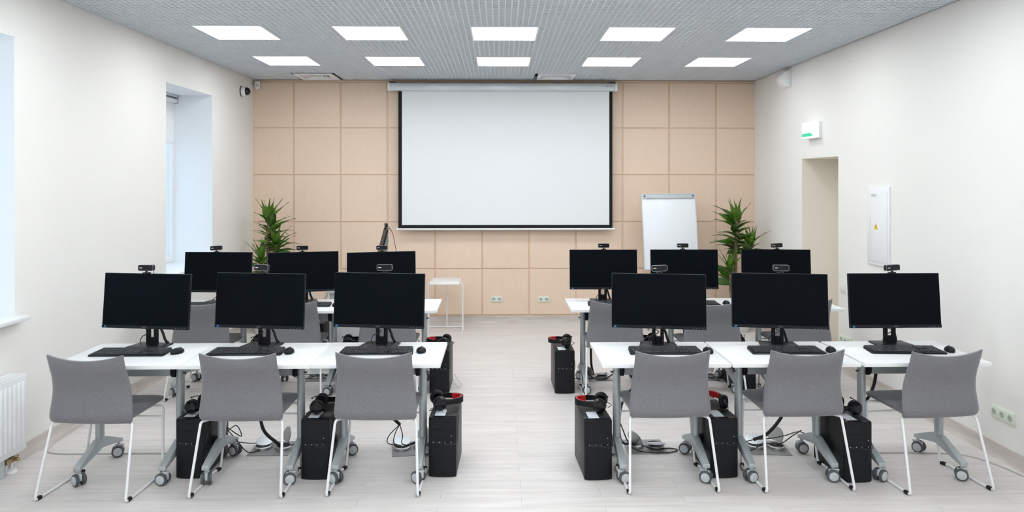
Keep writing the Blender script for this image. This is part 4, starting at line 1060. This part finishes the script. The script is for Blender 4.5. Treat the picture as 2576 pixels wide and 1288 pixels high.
# ---- teacher's desk with its computer, chair and tower (mostly hidden behind the back left row)
td = tag(empty('teacher_desk', (-1.36, 7.55, 0)), "white teacher's desk standing sideways behind the back left row", 'desk')
MB().box(-0.32, 0.32, -0.60, 0.60, 0.715, 0.74).build('tabletop', 'laminate', td, True, 0.003)
for y in (-0.57, 0.545): MB().box(-0.29, 0.30, y, y + 0.025, 0.0, 0.7145).build('side_panel', 'laminate', td, True, 0.002)
MB().box(0.20, 0.218, -0.5445, 0.5445, 0.30, 0.7145).build('modesty_panel', 'laminate', td, True, 0.002)
tm = tag(empty('computer_screen', (-1.255, 7.42, 0.7402), R(-78)), 'black computer screen seen from its edge on the teacher\'s desk', 'monitor')
T2 = Matrix.Translation((0, -0.04, 0.13)) @ Matrix.Rotation(R(-15), 4, 'X')
MB().box(-0.25, 0.25, 0, 0.014, 0, 0.455).xf(T2).build('housing', 'black', tm, True, 0.003)
MB().prism([(0.0138, 0.03), (0.045, 0.10), (0.060, 0.22), (0.045, 0.36), (0.0138, 0.44)], -0.235, 0.235, 'x').xf(T2).build('back_cover', 'tree', tm, True, 0.008)
MB().box(-0.24, 0.24, -0.0012, 0.0, 0.01, 0.445).xf(T2).build('display', 'screen', tm, False)
m = MB().tube(smooth_path([(0, 0.06, 0.33), (0, 0.16, 0.25), (0, 0.18, 0.12), (0, 0.16, 0.01)]), 0.015, 8); m.box(-0.12, 0.12, -0.03, 0.20, 0.0, 0.010); m.build('stand', 'black', tm, True)
tw = copy_tree(pw); tw.location = Matrix.Translation(tm.location) @ Matrix.Rotation(R(-78), 4, 'Z') @ T2 @ Vector((0, 0.004, 0.4555)); tw.rotation_euler = (0, 0, R(-74))
tag(tw, "black webcam seen from the side on the teacher's screen", 'webcam', 'webcams on the monitors')
cord([(-1.16, 7.43, 1.33), (-1.11, 7.42, 1.28), (-1.08, 7.41, 1.16), (-1.06, 7.42, 1.02), (-1.07, 7.45, 0.85), (-1.09, 7.5, 0.746)], "thin cable hanging from the webcam on the teacher's screen", 0.003, 'cable', None, 'webcam_cable')
tc = copy_tree(pc); tc.location = (-1.77, 6.93, 0); tc.scale = (0.9, 1, 1.18); tc.rotation_euler.z = R(0)
tag(tc, "black computer tower on the floor beside the teacher's desk", 'computer', 'black computer towers under the desks')
oc = tag(empty('office_chair', (-2.02, 7.62, 0), R(-90)), "grey office chair with loop arms at the teacher's desk", 'chair')
MB().prism(rounded_rect(0.46, 0.44, 0.08), 0.44, 0.50, 'z').build('seat', 'mesh_grey', oc, True, 0.012)
m = MB().prism(rounded_rect(0.42, 0.46, 0.08), -0.235, -0.205, 'y'); m.xf(Matrix.Translation((0, 0, 0.80)) @ Matrix.Rotation(R(6), 4, 'X')); m.build('backrest', 'mesh_grey', oc, True, 0.01)
for s in (-1, 1):
    MB().tube([(s * 0.26, 0.13 * math.cos(a), 0.57 + 0.10 * math.sin(a)) for a in [2 * math.pi * k / 24 for k in range(24)]], 0.014, 8, True).build('armrest', 'light_grey', oc)
    MB().box(s * 0.24 - 0.02, s * 0.24 + 0.02, -0.03, 0.03, 0.46, 0.49).build('arm_bracket', 'tree', oc, True, 0.003)
MB().cyl((0, 0, 0.10), (0, 0, 0.44), 0.028, 14).build('gas_lift', 'tree', oc)
MB().tube([(0, -0.20, 0.46), (0, -0.25, 0.62), (0, -0.26, 0.75)], 0.02, 8).build('back_bar', 'tree', oc)
for k in range(5):
    a = R(72 * k + 18); MB().tube([(0.02 * math.cos(a), 0.02 * math.sin(a), 0.10), (0.28 * math.cos(a), 0.28 * math.sin(a), 0.065)], [0.022, 0.014], 8).build('base_arm', 'tree', oc)
    MB().lathe([(0.012, -0.016), (0.027, -0.014), (0.027, 0.014), (0.012, 0.016)], (0.28 * math.cos(a), 0.28 * math.sin(a), 0.027), 16, 'x').build('caster', 'dark_grey', oc)
